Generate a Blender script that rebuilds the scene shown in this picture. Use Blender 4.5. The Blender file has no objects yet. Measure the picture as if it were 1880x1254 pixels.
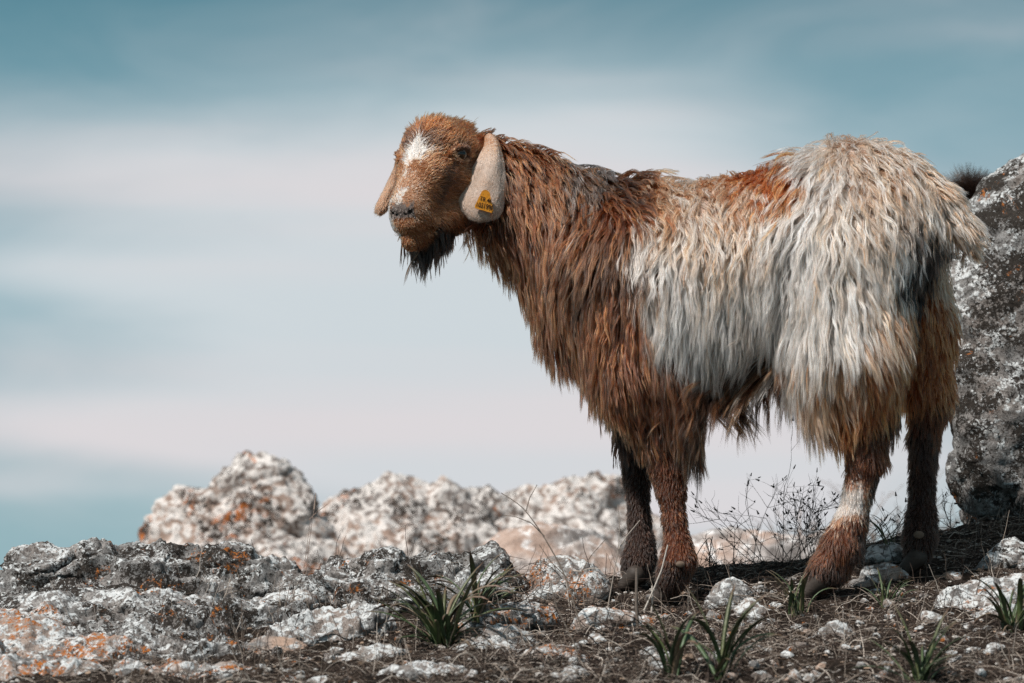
# A shaggy goat on a rocky hilltop under a streaky teal sky. Units: metres.
import bpy, math, random
import numpy as np
from mathutils import Vector
from mathutils.kdtree import KDTree

scene = bpy.context.scene
COL = scene.collection
rng = np.random.default_rng(7)
random.seed(7)
R = math.radians

# ------------------------------------------------------------------ camera
CAM = np.array((0.0, -4.4, 0.05))
FPX = 4441.0                                   # focal length in photo pixels (1880 wide)
PITCH = math.atan((1050 - 627) / FPX)
cam = bpy.data.cameras.new('camera')
cam.sensor_width = 36.0
cam.lens = 36.0 * FPX / 1880.0
cam.clip_start, cam.clip_end = 0.05, 20000.0
cam.dof.use_dof = True
cam.dof.focus_distance = 4.36
cam.dof.aperture_fstop = 5.0
camo = bpy.data.objects.new('camera', cam)
COL.objects.link(camo)
camo.location = CAM
camo.rotation_euler = (math.pi / 2 + PITCH, 0, 0)
scene.camera = camo

# ------------------------------------------------------------------ light
SUN_AZ = R(-139)        # compass-like angle of the sun, measured from +Y towards +X
SUN_EL = R(51)
to_sun = Vector((math.sin(SUN_AZ) * math.cos(SUN_EL), math.cos(SUN_AZ) * math.cos(SUN_EL), math.sin(SUN_EL)))
sl = bpy.data.lights.new('sun', 'SUN')
sl.energy = 5.0
sl.angle = R(1.5)
sl.color = (1.0, 0.955, 0.90)
slo = bpy.data.objects.new('sun', sl)
COL.objects.link(slo)
slo.rotation_euler = (-to_sun).to_track_quat('-Z', 'Y').to_euler()

world = bpy.data.worlds.new('World')
scene.world = world
world.use_nodes = True
NT = world.node_tree
for n in list(NT.nodes):
    NT.nodes.remove(n)


class G:
    """small node-graph helper"""
    def __init__(self, tree):
        self.t = tree

    def n(self, kind, **kw):
        nd = self.t.nodes.new(kind)
        for k, v in kw.items():
            setattr(nd, k, v)
        return nd

    def put(self, sock, v):
        if isinstance(v, bpy.types.NodeSocket):
            self.t.links.new(v, sock)
        elif isinstance(v, (tuple, list)) and len(v) == 3 and sock.type == 'RGBA':
            sock.default_value = (*v, 1)
        else:
            sock.default_value = v

    def math(self, op, a, b=0.0, c=0.0, clamp=False):
        nd = self.n('ShaderNodeMath', operation=op, use_clamp=clamp)
        for s, v in zip(nd.inputs, (a, b, c)):
            self.put(s, v)
        return nd.outputs[0]

    def mix(self, f, a, b, blend='MIX'):
        nd = self.n('ShaderNodeMix', data_type='RGBA', blend_type=blend)
        self.put(nd.inputs[0], f)
        self.put(nd.inputs[6], a)
        self.put(nd.inputs[7], b)
        return nd.outputs[2]

    def noise(self, vec, scale, detail=4, rough=0.55, dist=0.0, out=0):
        nd = self.n('ShaderNodeTexNoise')
        self.put(nd.inputs['Vector'], vec)
        self.put(nd.inputs['Scale'], scale)
        nd.inputs['Detail'].default_value = detail
        nd.inputs['Roughness'].default_value = rough
        nd.inputs['Distortion'].default_value = dist
        return nd.outputs[out]

    def voro(self, vec, scale, feature='F1', out='Distance', rand=1.0):
        nd = self.n('ShaderNodeTexVoronoi', feature=feature)
        self.put(nd.inputs['Vector'], vec)
        self.put(nd.inputs['Scale'], scale)
        nd.inputs['Randomness'].default_value = rand
        return nd.outputs[out]

    def step(self, v, lo, hi, a=0.0, b=1.0):
        nd = self.n('ShaderNodeMapRange', interpolation_type='SMOOTHSTEP')
        self.put(nd.inputs[0], v)
        for k, x in ((1, lo), (2, hi), (3, a), (4, b)):
            self.put(nd.inputs[k], x)
        return nd.outputs[0]

    def ramp(self, v, stops):
        nd = self.n('ShaderNodeValToRGB')
        self.put(nd.inputs[0], v)
        el = nd.color_ramp.elements
        while len(el) < len(stops):
            el.new(0.5)
        for e, (p, c) in zip(el, stops):
            e.position = p
            e.color = (*c, 1)
        return nd.outputs[0]

    def mapping(self, vec, scale=(1, 1, 1), loc=(0, 0, 0), rot=(0, 0, 0)):
        nd = self.n('ShaderNodeMapping')
        self.put(nd.inputs[0], vec)
        nd.inputs['Location'].default_value = loc
        nd.inputs['Rotation'].default_value = rot
        nd.inputs['Scale'].default_value = scale
        return nd.outputs[0]


g = G(NT)
sky = g.n('ShaderNodeTexSky', sky_type='NISHITA', sun_disc=False)
sky.sun_elevation = SUN_EL
sky.sun_rotation = SUN_AZ
sky.air_density, sky.dust_density, sky.ozone_density = 1.0, 0.6, 1.0
tc = g.n('ShaderNodeTexCoord').outputs['Generated']
sep = g.n('ShaderNodeSeparateXYZ')
g.put(sep.inputs[0], tc)
# soft layers of high cloud, stretched level with the horizon, all round the sky,
# and the larger banks that stand in front of the camera
lay = g.mapping(tc, (1.0, 1.0, 2.6), (3.1, 1.7, 0.35))
big = g.noise(lay, 2.6, 1.5, 0.45, 0.0)
bands = g.noise(g.mapping(tc, (0.9, 0.9, 9.0), (1.7, 5.2, 3.1)), 2.4, 2.5, 0.5, 0.1)
sx, sz = sep.outputs[0], sep.outputs[2]
front = g.step(sep.outputs[1], 0.2, 0.7)
wav = g.math('MULTIPLY', g.math('SUBTRACT', big, 0.5), 0.05)


def bank(cx, cz, wx, wz, a):
    u = g.math('DIVIDE', g.math('SUBTRACT', sx, cx), wx)
    w = g.math('DIVIDE', g.math('ADD', g.math('SUBTRACT', sz, cz), wav), wz)
    e = g.math('ADD', g.math('MULTIPLY', u, u), g.math('MULTIPLY', w, w))
    return g.math('MULTIPLY', g.math('EXPONENT', g.math('MULTIPLY', e, -1.0)), a)


banks = bank(0.00, 0.115, 0.140, 0.080, 0.90)
for bk in ((-0.125, 0.060, 0.115, 0.0150, 0.70), (-0.16, 0.168, 0.10, 0.022, 0.40), (0.09, 0.035, 0.15, 0.030, 0.55), (-0.17, 0.124, 0.07, 0.010, 0.35),
           (-0.05, 0.10, 0.25, 0.07, 0.34), (0.04, 0.175, 0.07, 0.03, 0.35), (-0.20, 0.033, 0.06, 0.006, 0.25)):
    banks = g.math('ADD', banks, bank(*bk))
cover = g.math('MULTIPLY', banks, front)
cover = g.math('ADD', cover, g.math('MULTIPLY', g.step(big, 0.35, 0.75), g.step(sz, 0.22, 0.45, 0.25, 1.05)))  # cloud thickened overhead, out of view, to give a neutral fill light
cover = g.math('ADD', cover, g.math('MULTIPLY', g.math('SUBTRACT', bands, 0.5), 0.24))
wisp = g.noise(g.mapping(tc, (1.0, 1.0, 3.2), (7.1, 2.2, 0.6)), 9.0, 5, 0.55, 0.6)
cover = g.math('ADD', cover, g.math('MULTIPLY', g.math('SUBTRACT', wisp, 0.5), 0.45))
cover = g.step(cover, -0.05, 1.02)
teal = g.ramp(sz, [(0.0, (.33, .50, .57)), (.06, (.28, .455, .53)), (.13, (.24, .42, .49)), (.19, (.175, .350, .415)), (.24, (.095, .245, .305)), (.6, (.040, .120, .165))])
teal10 = g.mix(1.0, teal, (10, 10, 10), 'MULTIPLY')
clear = g.mix(0.8, g.mix(1.0, sky.outputs[0], (0.25, 0.50, 0.52), 'MULTIPLY'), teal10)
cloudcol = g.mix(g.step(bands, .35, .65), (6.15, 6.75, 7.1), (7.15, 6.85, 7.05))
allsky = g.mix(cover, clear, cloudcol)
bg = g.n('ShaderNodeBackground')
g.put(bg.inputs[0], allsky)
bg.inputs[1].default_value = 0.10
wo = g.n('ShaderNodeOutputWorld')
NT.links.new(bg.outputs[0], wo.inputs[0])

# ------------------------------------------------------------------ render look
vs = scene.view_settings
vs.view_transform, vs.look, vs.exposure, vs.gamma = 'Standard', 'None', 0.0, 1.0
vs.use_curve_mapping = False
scene.render.engine = 'CYCLES'
cy = scene.cycles
cy.max_bounces = 10
cy.diffuse_bounces = 3
cy.glossy_bounces = 4
cy.transmission_bounces = 8
cy.transparent_max_bounces = 8
cy.use_denoising = True
cy.denoiser = 'OPENIMAGEDENOISE'
cy.denoising_input_passes = 'RGB_ALBEDO_NORMAL'
cy.denoising_prefilter = 'NONE'
cy.sample_clamp_indirect = 6.0
scene.cycles_curves.shape = 'RIBBONS'
scene.cycles_curves.subdivisions = 2

# ------------------------------------------------------------------ pixel <-> world
_up = np.array((0, -math.sin(PITCH), math.cos(PITCH)))
_fw = np.array((0, math.cos(PITCH), math.sin(PITCH)))


def ray(px, py):
    return np.array((1.0, 0, 0)) * ((px - 940) / FPX) + _up * ((627 - py) / FPX) + _fw


def P(px, py, y):
    """the point seen at photo pixel (px, py) whose world depth is y"""
    d = ray(px, py)
    return CAM + d * ((y - CAM[1]) / d[1])


def proj(p):
    """world points (N,3) -> photo pixels"""
    q = np.asarray(p) - CAM
    z = q @ _fw
    return 940 + FPX * q[:, 0] / z, 627 - FPX * (q @ _up) / z


def ss(a, b, x):
    t = np.clip((x - a) / (b - a), 0, 1)
    return t * t * (3 - 2 * t)


# ------------------------------------------------------------------ noise (numpy Perlin)
_perm = np.random.default_rng(11).permutation(256)
_perm = np.concatenate([_perm, _perm, _perm])
_grad = np.random.default_rng(12).normal(size=(256, 3))
_grad /= np.linalg.norm(_grad, axis=1)[:, None]


def perlin(p):
    p = np.asarray(p, dtype=np.float64)
    i = np.floor(p).astype(np.int64)
    f = p - i
    u = f * f * f * (f * (f * 6 - 15) + 10)
    i &= 255
    out = 0
    for dx in (0, 1):
        wx = u[:, 0] if dx else 1 - u[:, 0]
        for dy in (0, 1):
            wy = u[:, 1] if dy else 1 - u[:, 1]
            for dz in (0, 1):
                wz = u[:, 2] if dz else 1 - u[:, 2]
                h = _perm[_perm[_perm[i[:, 0] + dx] + ((i[:, 1] + dy) & 255)] + ((i[:, 2] + dz) & 255)]
                out = out + wx * wy * wz * np.einsum('ij,ij->i', _grad[h], f - (dx, dy, dz))
    return out * 1.5


def fbm(p, octaves=4, gain=0.5, lac=2.03, ridged=False):
    a, s, out = 1.0, 1.0, 0
    for k in range(octaves):
        n = perlin(np.asarray(p) * s + 17.3 * k)
        out = out + a * ((1 - 2 * np.abs(n)) if ridged else n)
        a *= gain
        s *= lac
    return out


# ------------------------------------------------------------------ objects
def link(name, data, parent=None, mat=None):
    o = bpy.data.objects.new(name, data)
    COL.objects.link(o)
    if parent is not None:
        o.parent = parent
    if mat is not None and data is not None:
        data.materials.append(mat)
    return o


def tag(o, label=None, category=None, group=None, kind=None):
    for k, v in (('label', label), ('category', category), ('group', group), ('kind', kind)):
        if v:
            o[k] = v
    return o


def empty(name, loc):
    o = bpy.data.objects.new(name, None)
    o.empty_display_size = 0.05
    COL.objects.link(o)
    o.location = [float(c) for c in loc]
    return o


def rawmesh(name, v, quads=None, tris=None, smooth=True):
    me = bpy.data.meshes.new(name)
    v = np.asarray(v, dtype=np.float32)
    nq = 0 if quads is None else len(quads)
    nt = 0 if tris is None else len(tris)
    me.vertices.add(len(v))
    me.vertices.foreach_set('co', v.ravel())
    me.loops.add(nq * 4 + nt * 3)
    idx = np.concatenate([np.asarray(a, dtype=np.int32).ravel() for a in (quads, tris) if a is not None and len(a)])
    me.loops.foreach_set('vertex_index', idx)
    me.polygons.add(nq + nt)
    st = np.concatenate([np.arange(nq) * 4, nq * 4 + np.arange(nt) * 3]).astype(np.int32)
    me.polygons.foreach_set('loop_start', st)
    me.polygons.foreach_set('use_smooth', np.full(nq + nt, smooth))
    me.update(calc_edges=True)
    me.validate()
    return me


def point_color(me, name, c):
    at = me.attributes.new(name, 'FLOAT_COLOR', 'POINT')
    c = np.asarray(c, dtype=np.float32)
    at.data.foreach_set('color', np.concatenate([c, np.ones((len(c), 1), np.float32)], 1).ravel())


def strands(name, pts, rad, col, mat, parent=None):
    """pts (N,K,3) world points, rad (N,K) radii, col (N,3): one curves object"""
    n, k = pts.shape[:2]
    cu = bpy.data.hair_curves.new(name)
    cu.add_curves([k] * n)
    org = np.zeros(3)
    if parent is not None:
        org = np.array(parent.matrix_world.translation if parent.parent else parent.location)
    cu.attributes['position'].data.foreach_set('vector', (pts - org).astype(np.float32).ravel())
    ra = cu.attributes.get('radius') or cu.attributes.new('radius', 'FLOAT', 'POINT')
    ra.data.foreach_set('value', rad.astype(np.float32).ravel())
    ca = cu.attributes.new('col', 'FLOAT_COLOR', 'CURVE')
    ca.data.foreach_set('color', np.concatenate([col, np.ones((n, 1))], 1).astype(np.float32).ravel())
    return link(name, cu, parent, mat)


# ------------------------------------------------------------------ implicit surfaces
class Field:
    """distance field on a grid, built up from round cones and ellipsoids"""
    def __init__(self, lo, hi, h):
        self.h = h
        self.lo = np.asarray(lo, dtype=np.float64)
        self.n = np.ceil((np.asarray(hi) - self.lo) / h).astype(int) + 1
        self.v = np.full(self.n, 0.25, np.float32)
        self.reg = np.zeros(self.n, np.uint8)
        self.ax = [self.lo[k] + h * np.arange(self.n[k]) for k in range(3)]

    def _box(self, lo, hi):
        a = np.clip(np.floor((lo - self.lo) / self.h).astype(int), 0, self.n)
        b = np.clip(np.ceil((hi - self.lo) / self.h).astype(int) + 1, 0, self.n)
        sl = tuple(slice(a[k], b[k]) for k in range(3))
        g3 = np.meshgrid(*[self.ax[k][sl[k]] for k in range(3)], indexing='ij')
        return sl, g3

    def _apply(self, sl, d, k, sub, region):
        v = self.v[sl]
        d = d.astype(np.float32)
        if sub:
            hh = np.clip(0.5 - 0.5 * (v + d) / k, 0, 1)
            self.v[sl] = v * (1 - hh) - d * hh + k * hh * (1 - hh)
            return
        hh = np.clip(0.5 + 0.5 * (v - d) / k, 0, 1)
        if region is not None:
            r = self.reg[sl]
            r[d < v] = region
        self.v[sl] = v * (1 - hh) + d * hh - k * hh * (1 - hh)

    def cone(self, a, ra, b, rb, k=0.02, axis=None, s=1.0, sub=False, region=None, margin=0.08):
        a, b = np.asarray(a, float), np.asarray(b, float)
        m = max(ra, rb) * max(1, s) + margin
        sl, (X, Y, Z) = self._box(np.minimum(a, b) - m, np.maximum(a, b) + m)
        X, Y, Z = X - a[0], Y - a[1], Z - a[2]
        ab = b - a
        if axis is not None:
            w = np.asarray(axis, float)
            q = X * w[0] + Y * w[1] + Z * w[2]
            f = 1 / s - 1
            X, Y, Z = X + w[0] * q * f, Y + w[1] * q * f, Z + w[2] * q * f
            ab = ab + w * (ab @ w) * f
        L = ab @ ab + 1e-12
        t = np.clip((X * ab[0] + Y * ab[1] + Z * ab[2]) / L, 0, 1)
        d = np.sqrt((X - t * ab[0]) ** 2 + (Y - t * ab[1]) ** 2 + (Z - t * ab[2]) ** 2) - (ra + t * (rb - ra))
        self._apply(sl, d, k, sub, region)

    def chain(self, pts, k=0.02, **kw):
        for (a, ra), (b, rb) in zip(pts[:-1], pts[1:]):
            self.cone(a, ra, b, rb, k, **kw)

    def ell(self, c, axes, r, k=0.02, sub=False, region=None, margin=0.08):
        c = np.asarray(c, float)
        m = max(r) + margin
        sl, (X, Y, Z) = self._box(c - m, c + m)
        q = [((X - c[0]) * A[0] + (Y - c[1]) * A[1] + (Z - c[2]) * A[2]) / rr for A, rr in zip(axes, r)]
        k0 = np.sqrt(q[0] ** 2 + q[1] ** 2 + q[2] ** 2) + 1e-9
        k1 = np.sqrt(sum((qq / rr) ** 2 for qq, rr in zip(q, r))) + 1e-9
        self._apply(sl, k0 * (k0 - 1) / k1, k, sub, region)

    def sample(self, p):
        q = (p - self.lo) / self.h
        q = np.clip(q, 0, self.n - 1.001)
        i = q.astype(np.int64)
        f = (q - i).astype(np.float32)
        s1, s2 = int(self.n[1] * self.n[2]), int(self.n[2])
        b = i[:, 0] * s1 + i[:, 1] * s2 + i[:, 2]
        v = self.v.ravel()
        x0 = v[b] * (1 - f[:, 0]) + v[b + s1] * f[:, 0]
        x1 = v[b + s2] * (1 - f[:, 0]) + v[b + s1 + s2] * f[:, 0]
        x2 = v[b + 1] * (1 - f[:, 0]) + v[b + s1 + 1] * f[:, 0]
        x3 = v[b + s2 + 1] * (1 - f[:, 0]) + v[b + s1 + s2 + 1] * f[:, 0]
        y0 = x0 * (1 - f[:, 1]) + x1 * f[:, 1]
        y1 = x2 * (1 - f[:, 1]) + x3 * f[:, 1]
        return y0 * (1 - f[:, 2]) + y1 * f[:, 2]

    def grad(self, p):
        e = self.h
        gr = np.stack([self.sample(p + d) - self.sample(p - d) for d in np.eye(3) * e], 1)
        return gr / (np.linalg.norm(gr, axis=1)[:, None] + 1e-9)

    def region(self, p):
        i = np.clip(np.round((p - self.lo) / self.h).astype(int), 0, self.n - 1)
        return self.reg[i[:, 0], i[:, 1], i[:, 2]]

    def surface(self):
        """naive surface nets -> verts, quads"""
        v = self.v
        ins = v < 0
        nx, ny, nz = self.n
        c = ins[:-1, :-1, :-1].astype(np.uint8)
        tot = np.zeros_like(c)
        for dx in (0, 1):
            for dy in (0, 1):
                for dz in (0, 1):
                    tot += ins[dx:nx - 1 + dx, dy:ny - 1 + dy, dz:nz - 1 + dz]
        act = np.argwhere((tot > 0) & (tot < 8))
        ids = np.full(c.shape, -1, np.int64)
        ids[act[:, 0], act[:, 1], act[:, 2]] = np.arange(len(act))
        acc = np.zeros((len(act), 3))
        cnt = np.zeros(len(act))
        corners = [(a, b, d) for a in (0, 1) for b in (0, 1) for d in (0, 1)]
        for i, a in enumerate(corners):
            for b in corners[i + 1:]:
                if sum(abs(x - y) for x, y in zip(a, b)) != 1:
                    continue
                va = v[act[:, 0] + a[0], act[:, 1] + a[1], act[:, 2] + a[2]]
                vb = v[act[:, 0] + b[0], act[:, 1] + b[1], act[:, 2] + b[2]]
                m = (va < 0) != (vb < 0)
                t = np.where(m, va / np.where(m, va - vb, 1), 0)
                acc += m[:, None] * (np.array(a) + t[:, None] * (np.array(b) - np.array(a)))
                cnt += m
        verts = self.lo + (act + acc / np.maximum(cnt, 1)[:, None]) * self.h
        quads = []
        for ax in range(3):
            o1, o2 = [(1, 2), (2, 0), (0, 1)][ax]
            sa = [slice(None)] * 3
            sb = [slice(None)] * 3
            sa[ax], sb[ax] = slice(0, -1), slice(1, None)
            d = ins[tuple(sa)] != ins[tuple(sb)]
            e = np.argwhere(d)
            lim = np.array([nx - 1, ny - 1, nz - 1])
            ok = (e[:, o1] > 0) & (e[:, o2] > 0) & (e[:, o1] < lim[o1]) & (e[:, o2] < lim[o2])
            e = e[ok]
            flip = ins[e[:, 0], e[:, 1], e[:, 2]]
            q = []
            for s1, s2 in ((0, 0), (1, 0), (1, 1), (0, 1)):
                cc = e.copy()
                cc[:, o1] -= s1
                cc[:, o2] -= s2
                q.append(ids[cc[:, 0], cc[:, 1], cc[:, 2]])
            q = np.stack(q, 1)
            q[~flip] = q[~flip][:, ::-1]
            quads.append(q)
        return verts, np.concatenate(quads)


def sample_faces(verts, quads, n, weight=None):
    """n random points on the quads (area weighted)"""
    a, b, c, d = (verts[quads[:, k]] for k in range(4))
    area = 0.5 * np.linalg.norm(np.cross(c - a, d - b), axis=1)
    if weight is not None:
        area = area * weight
    cum = np.cumsum(area)
    f = np.searchsorted(cum, rng.random(n) * cum[-1])
    f = np.minimum(f, len(quads) - 1)
    s, t = rng.random((n, 1)), rng.random((n, 1))
    return (a[f] * (1 - s) + b[f] * s) * (1 - t) + (d[f] * (1 - s) + c[f] * s) * t, f


def unit(v):
    return v / (np.linalg.norm(v, axis=-1, keepdims=True) + 1e-9)


def idw(px, py, table, power=2.0, eps=900.0):
    """inverse-distance interpolation of table rows (px, py, values...)"""
    T = np.asarray(table, float)
    d2 = (px[:, None] - T[None, :, 0]) ** 2 + (py[:, None] - T[None, :, 1]) ** 2 + eps
    w = d2 ** (-power)
    w /= w.sum(1, keepdims=True)
    return w @ T[:, 2:]


def srgb(r, g, b):
    c = np.array((r, g, b)) / 255.0
    return np.where(c <= 0.04045, c / 12.92, ((c + 0.055) / 1.055) ** 2.4)


def new_mat(name):
    m = bpy.data.materials.new(name)
    m.use_nodes = True
    t = m.node_tree
    for n in list(t.nodes):
        t.nodes.remove(n)
    return m, G(t)


def finish(gg, shader, disp=None):
    o = gg.n('ShaderNodeOutputMaterial')
    gg.t.links.new(shader, o.inputs[0])
    if disp is not None:
        gg.t.links.new(disp, o.inputs[2])


def bsdf(gg, color, rough=0.8, spec=0.3, normal=None, **kw):
    b = gg.n('ShaderNodeBsdfPrincipled')
    gg.put(b.inputs['Base Color'], color)
    gg.put(b.inputs['Roughness'], rough)
    gg.put(b.inputs['Specular IOR Level'], spec)
    for k, v in kw.items():
        gg.put(b.inputs[k], v)
    if normal is not None:
        gg.put(b.inputs['Normal'], normal)
    return b.outputs[0]


def bump(gg, h, strength=0.5, dist=0.01):
    b = gg.n('ShaderNodeBump')
    gg.put(b.inputs['Height'], h)
    b.inputs['Strength'].default_value = strength
    b.inputs['Distance'].default_value = dist
    return b.outputs[0]
# ------------------------------------------------------------------ stone materials
def rock_mat(name, orange=.5, dark=.5, pale=.5, warm=.3, tint=(1, 1, 1), sc=1.0):
    """weathered limestone under crusts of white, black and orange lichen"""
    m, q = new_mat(name)
    geo = q.n('ShaderNodeNewGeometry')
    pos = geo.outputs['Position']
    if sc != 1.0:
        pos = q.mapping(pos, (sc, sc, sc))
    nz = q.n('ShaderNodeSeparateXYZ')
    q.put(nz.inputs[0], geo.outputs['True Normal'])
    up = q.step(nz.outputs[2], -.2, .9)
    wob = q.n('ShaderNodeVectorMath', operation='ADD')
    q.put(wob.inputs[0], pos)
    wsc = q.n('ShaderNodeVectorMath', operation='SCALE')
    q.put(wsc.inputs[0], q.noise(pos, 70, 3, .6, 0, 1))
    wsc.inputs['Scale'].default_value = .012
    q.put(wob.inputs[1], wsc.outputs[0])
    wp = wob.outputs[0]
    grain = q.noise(pos, 420, 5, .7)
    mid = q.noise(wp, 55, 6, .68)
    low = q.noise(pos, 9, 3, .5)
    stone = q.ramp(q.math('ADD', q.math('MULTIPLY', mid, .6), q.math('MULTIPLY', grain, .4)),
                   [(.33, (.045, .041, .038)), (.47, (.16, .152, .147)), (.58, (.31, .30, .292)), (.72, (.52, .50, .49))])
    stone = q.mix(q.math('MULTIPLY', q.step(low, .42, .62), warm), stone, q.mix(grain, (.30, .19, .135), (.66, .48, .38)))
    # white crust in round overlapping patches
    cells = q.voro(wp, 105, 'SMOOTH_F1')
    patch = q.math('ADD', q.noise(pos, 30, 6, .7), q.math('MULTIPLY', up, .10))
    cmask = q.math('MULTIPLY', q.step(q.math('ADD', cells, q.math('MULTIPLY', grain, .25)), .70, .50), q.step(patch, .66 - .20 * pale, .72 - .20 * pale))
    crust = q.mix(q.noise(wp, 240, 4, .7), (.34, .365, .375), (.88, .88, .87))
    c = q.mix(cmask, stone, crust)
    # black crust: fine ragged speckle, thicker in broad patches
    dk = q.noise(wp, 150, 7, .80)
    thr = q.math('SUBTRACT', .66 - .12 * dark, q.math('MULTIPLY', q.step(q.noise(pos, 15, 4, .6), .42, .64), .15 * dark + .03))
    dmask = q.step(q.math('SUBTRACT', dk, thr), -.012, .03)
    c = q.mix(dmask, c, q.mix(grain, (.010, .009, .009), (.055, .045, .037)))
    pits = q.step(q.voro(wp, 230), .20, .08)
    c = q.mix(q.math('MULTIPLY', pits, .8), c, (.022, .019, .017))
    # orange lichen
    om = q.math('MULTIPLY', q.step(q.noise(pos, 15, 6, .68, .8), .68 - .16 * orange, .73 - .16 * orange), q.step(q.noise(wp, 130, 6, .75), .47, .56))
    oc = q.mix(grain, (.20, .048, .009), (.56, .20, .040))
    c = q.mix(q.math('MULTIPLY', om, min(1.0, orange * 2.5)), c, oc)
    if tint != (1, 1, 1):
        c = q.mix(1.0, c, tint, 'MULTIPLY')
    hgt = q.math('ADD', q.math('MULTIPLY', mid, 1.0), q.math('ADD', q.math('MULTIPLY', grain, .45), q.math('MULTIPLY', cmask, .25)))
    hgt = q.math('SUBTRACT', hgt, q.math('MULTIPLY', pits, .35))
    finish(q, bsdf(q, c, .92, .15, bump(q, hgt, .9, .006 / sc)))
    return m


M_GREY = rock_mat('limestone_grey_lichen', .52, .80, .72, .10)
M_PALE = rock_mat('limestone_pale', .45, .35, .85, .28)
M_RUST = rock_mat('limestone_rust_lichen', 1.1, .42, .70, .45)
M_DARK = rock_mat('boulder_dark_lichen', .36, .92, .85, .12)
M_FAR = rock_mat('outcrop_sunlit', .62, .60, 1.30, .40, (1.18, 1.08, 1.03), .40)  # tint puts sunlight into the stone colour; large black blotches paint its dark hollows
M_SLAB = rock_mat('slab_bare_pink', .20, .0, .35, .50, (1.45, 1.38, 1.36), .5)
M_TAN = rock_mat('stone_tan', .70, .30, .35, 1.0)

# ------------------------------------------------------------------ ground
fx_ = [(1225, 1113, -.01), (1166, 1085, .165), (1503, 1101, -.135), (1683, 1056, -.02)]     # under the hooves
CTRL = [P(*c) for c in fx_]
CTRL += [P(*c) for c in [
    (-80, 1250, -.75), (300, 1262, -.80), (700, 1258, -.80), (1100, 1258, -.80), (1500, 1258, -.80), (1960, 1250, -.80),
    (100, 1200, -.40), (400, 1185, -.35), (700, 1175, -.35), (1000, 1160, -.30), (1370, 1165, -.38), (1700, 1150, -.38), (1900, 1130, -.35),
    (0, 1120, .2), (300, 1110, .2), (600, 1090, .25), (850, 1080, .3), (1050, 1072, .3), (1300, 1046, .28), (1450, 1038, .32),
    (1600, 1008, .26), (1760, 972, .33), (1900, 952, .36), (1500, 1060, .05), (1800, 1030, .05), (1100, 1098, .05), (1320, 1085, .03)]]
CTRL += [np.array(c) for c in [(-1.2, .9, -.12), (-.5, .85, -.10), (0, .85, -.06), (.5, .85, .02), (1.1, .9, .10), (-1.1, -1.4, -.26), (0, -1.5, -.25), (1.1, -1.4, -.22)]]
CTRL = np.array(CTRL)


def _phi(r2):
    return .5 * r2 * np.log(r2 + 1e-9)


_n = len(CTRL)
_d2 = ((CTRL[:, None, :2] - CTRL[None, :, :2]) ** 2).sum(2)
_A = np.zeros((_n + 3, _n + 3))
_A[:_n, :_n] = _phi(_d2) + np.eye(_n) * 2e-4
_A[:_n, _n] = 1
_A[:_n, _n + 1:] = CTRL[:, :2]
_A[_n:, :_n] = _A[:_n, _n:].T
_w = np.linalg.solve(_A, np.concatenate([CTRL[:, 2], np.zeros(3)]))
FEET = np.array([c[:2] for c in CTRL[:4]])


def gz(x, y):
    """height of the ground"""
    x, y = np.atleast_1d(np.asarray(x, float)), np.atleast_1d(np.asarray(y, float))
    xc, yc = np.clip(x, -1.3, 1.3), np.clip(y, -1.6, .9)
    z = np.full(x.shape, _w[_n])
    z = z + _w[_n + 1] * xc + _w[_n + 2] * yc
    for (cx, cy_, _), w in zip(CTRL, _w[:_n]):
        z = z + w * _phi((xc - cx) ** 2 + (yc - cy_) ** 2)
    p2 = np.stack([x, y, np.zeros_like(x)], 1)
    near = np.exp(-((x / 2.2) ** 2 + (y / 2.0) ** 2))
    calm = 1.0
    for c in FEET:
        calm = np.minimum(calm, ss(.03, .09, np.hypot(x - c[0], y - c[1])))
    lump = fbm(p2 * 11, 3) * .010 + fbm(p2 * 42 + 5, 3) * .0055 + np.maximum(perlin(p2 * 90), 0) * .005
    z = z + lump * (near * (.25 + .75 * calm) + .2 * (1 - near))
    # downhill towards the photographer; behind the crest a shallow dip, then the hill falls away
    z = z - .16 * np.maximum(-1.6 - y, 0)
    b = y - .9
    z = np.where(b > 0, z - .06 * ss(0, 1.0, b) * 2 - .012 * np.minimum(b, 12) + fbm(p2 * .9, 3) * .05 * ss(0, 1, b) - 55 * ss(11, 420, y) ** 1.2, z)
    z = z + .20 * np.exp(-(((x + 2.62) / .40) ** 2 + ((y - 7.0) / .8) ** 2))
    far = np.hypot(x, y)
    return z + ss(200, 900, far) * fbm(p2 * .002, 3) * 12 - .06 * np.maximum(np.abs(x) - 4, 0) * ss(4, 40, np.abs(x)) * np.exp(-far / 300)


def axis_coords(lo, hi, step, out, growth=1.22):
    mid = list(np.arange(lo, hi + 1e-9, step))
    a, s = hi, step
    while a < out:
        s *= growth
        a += s
        mid.append(a)
    a, s, left = lo, step, []
    while a > -out:
        s *= growth
        a -= s
        left.append(a)
    return np.array(left[::-1] + mid)


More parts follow.
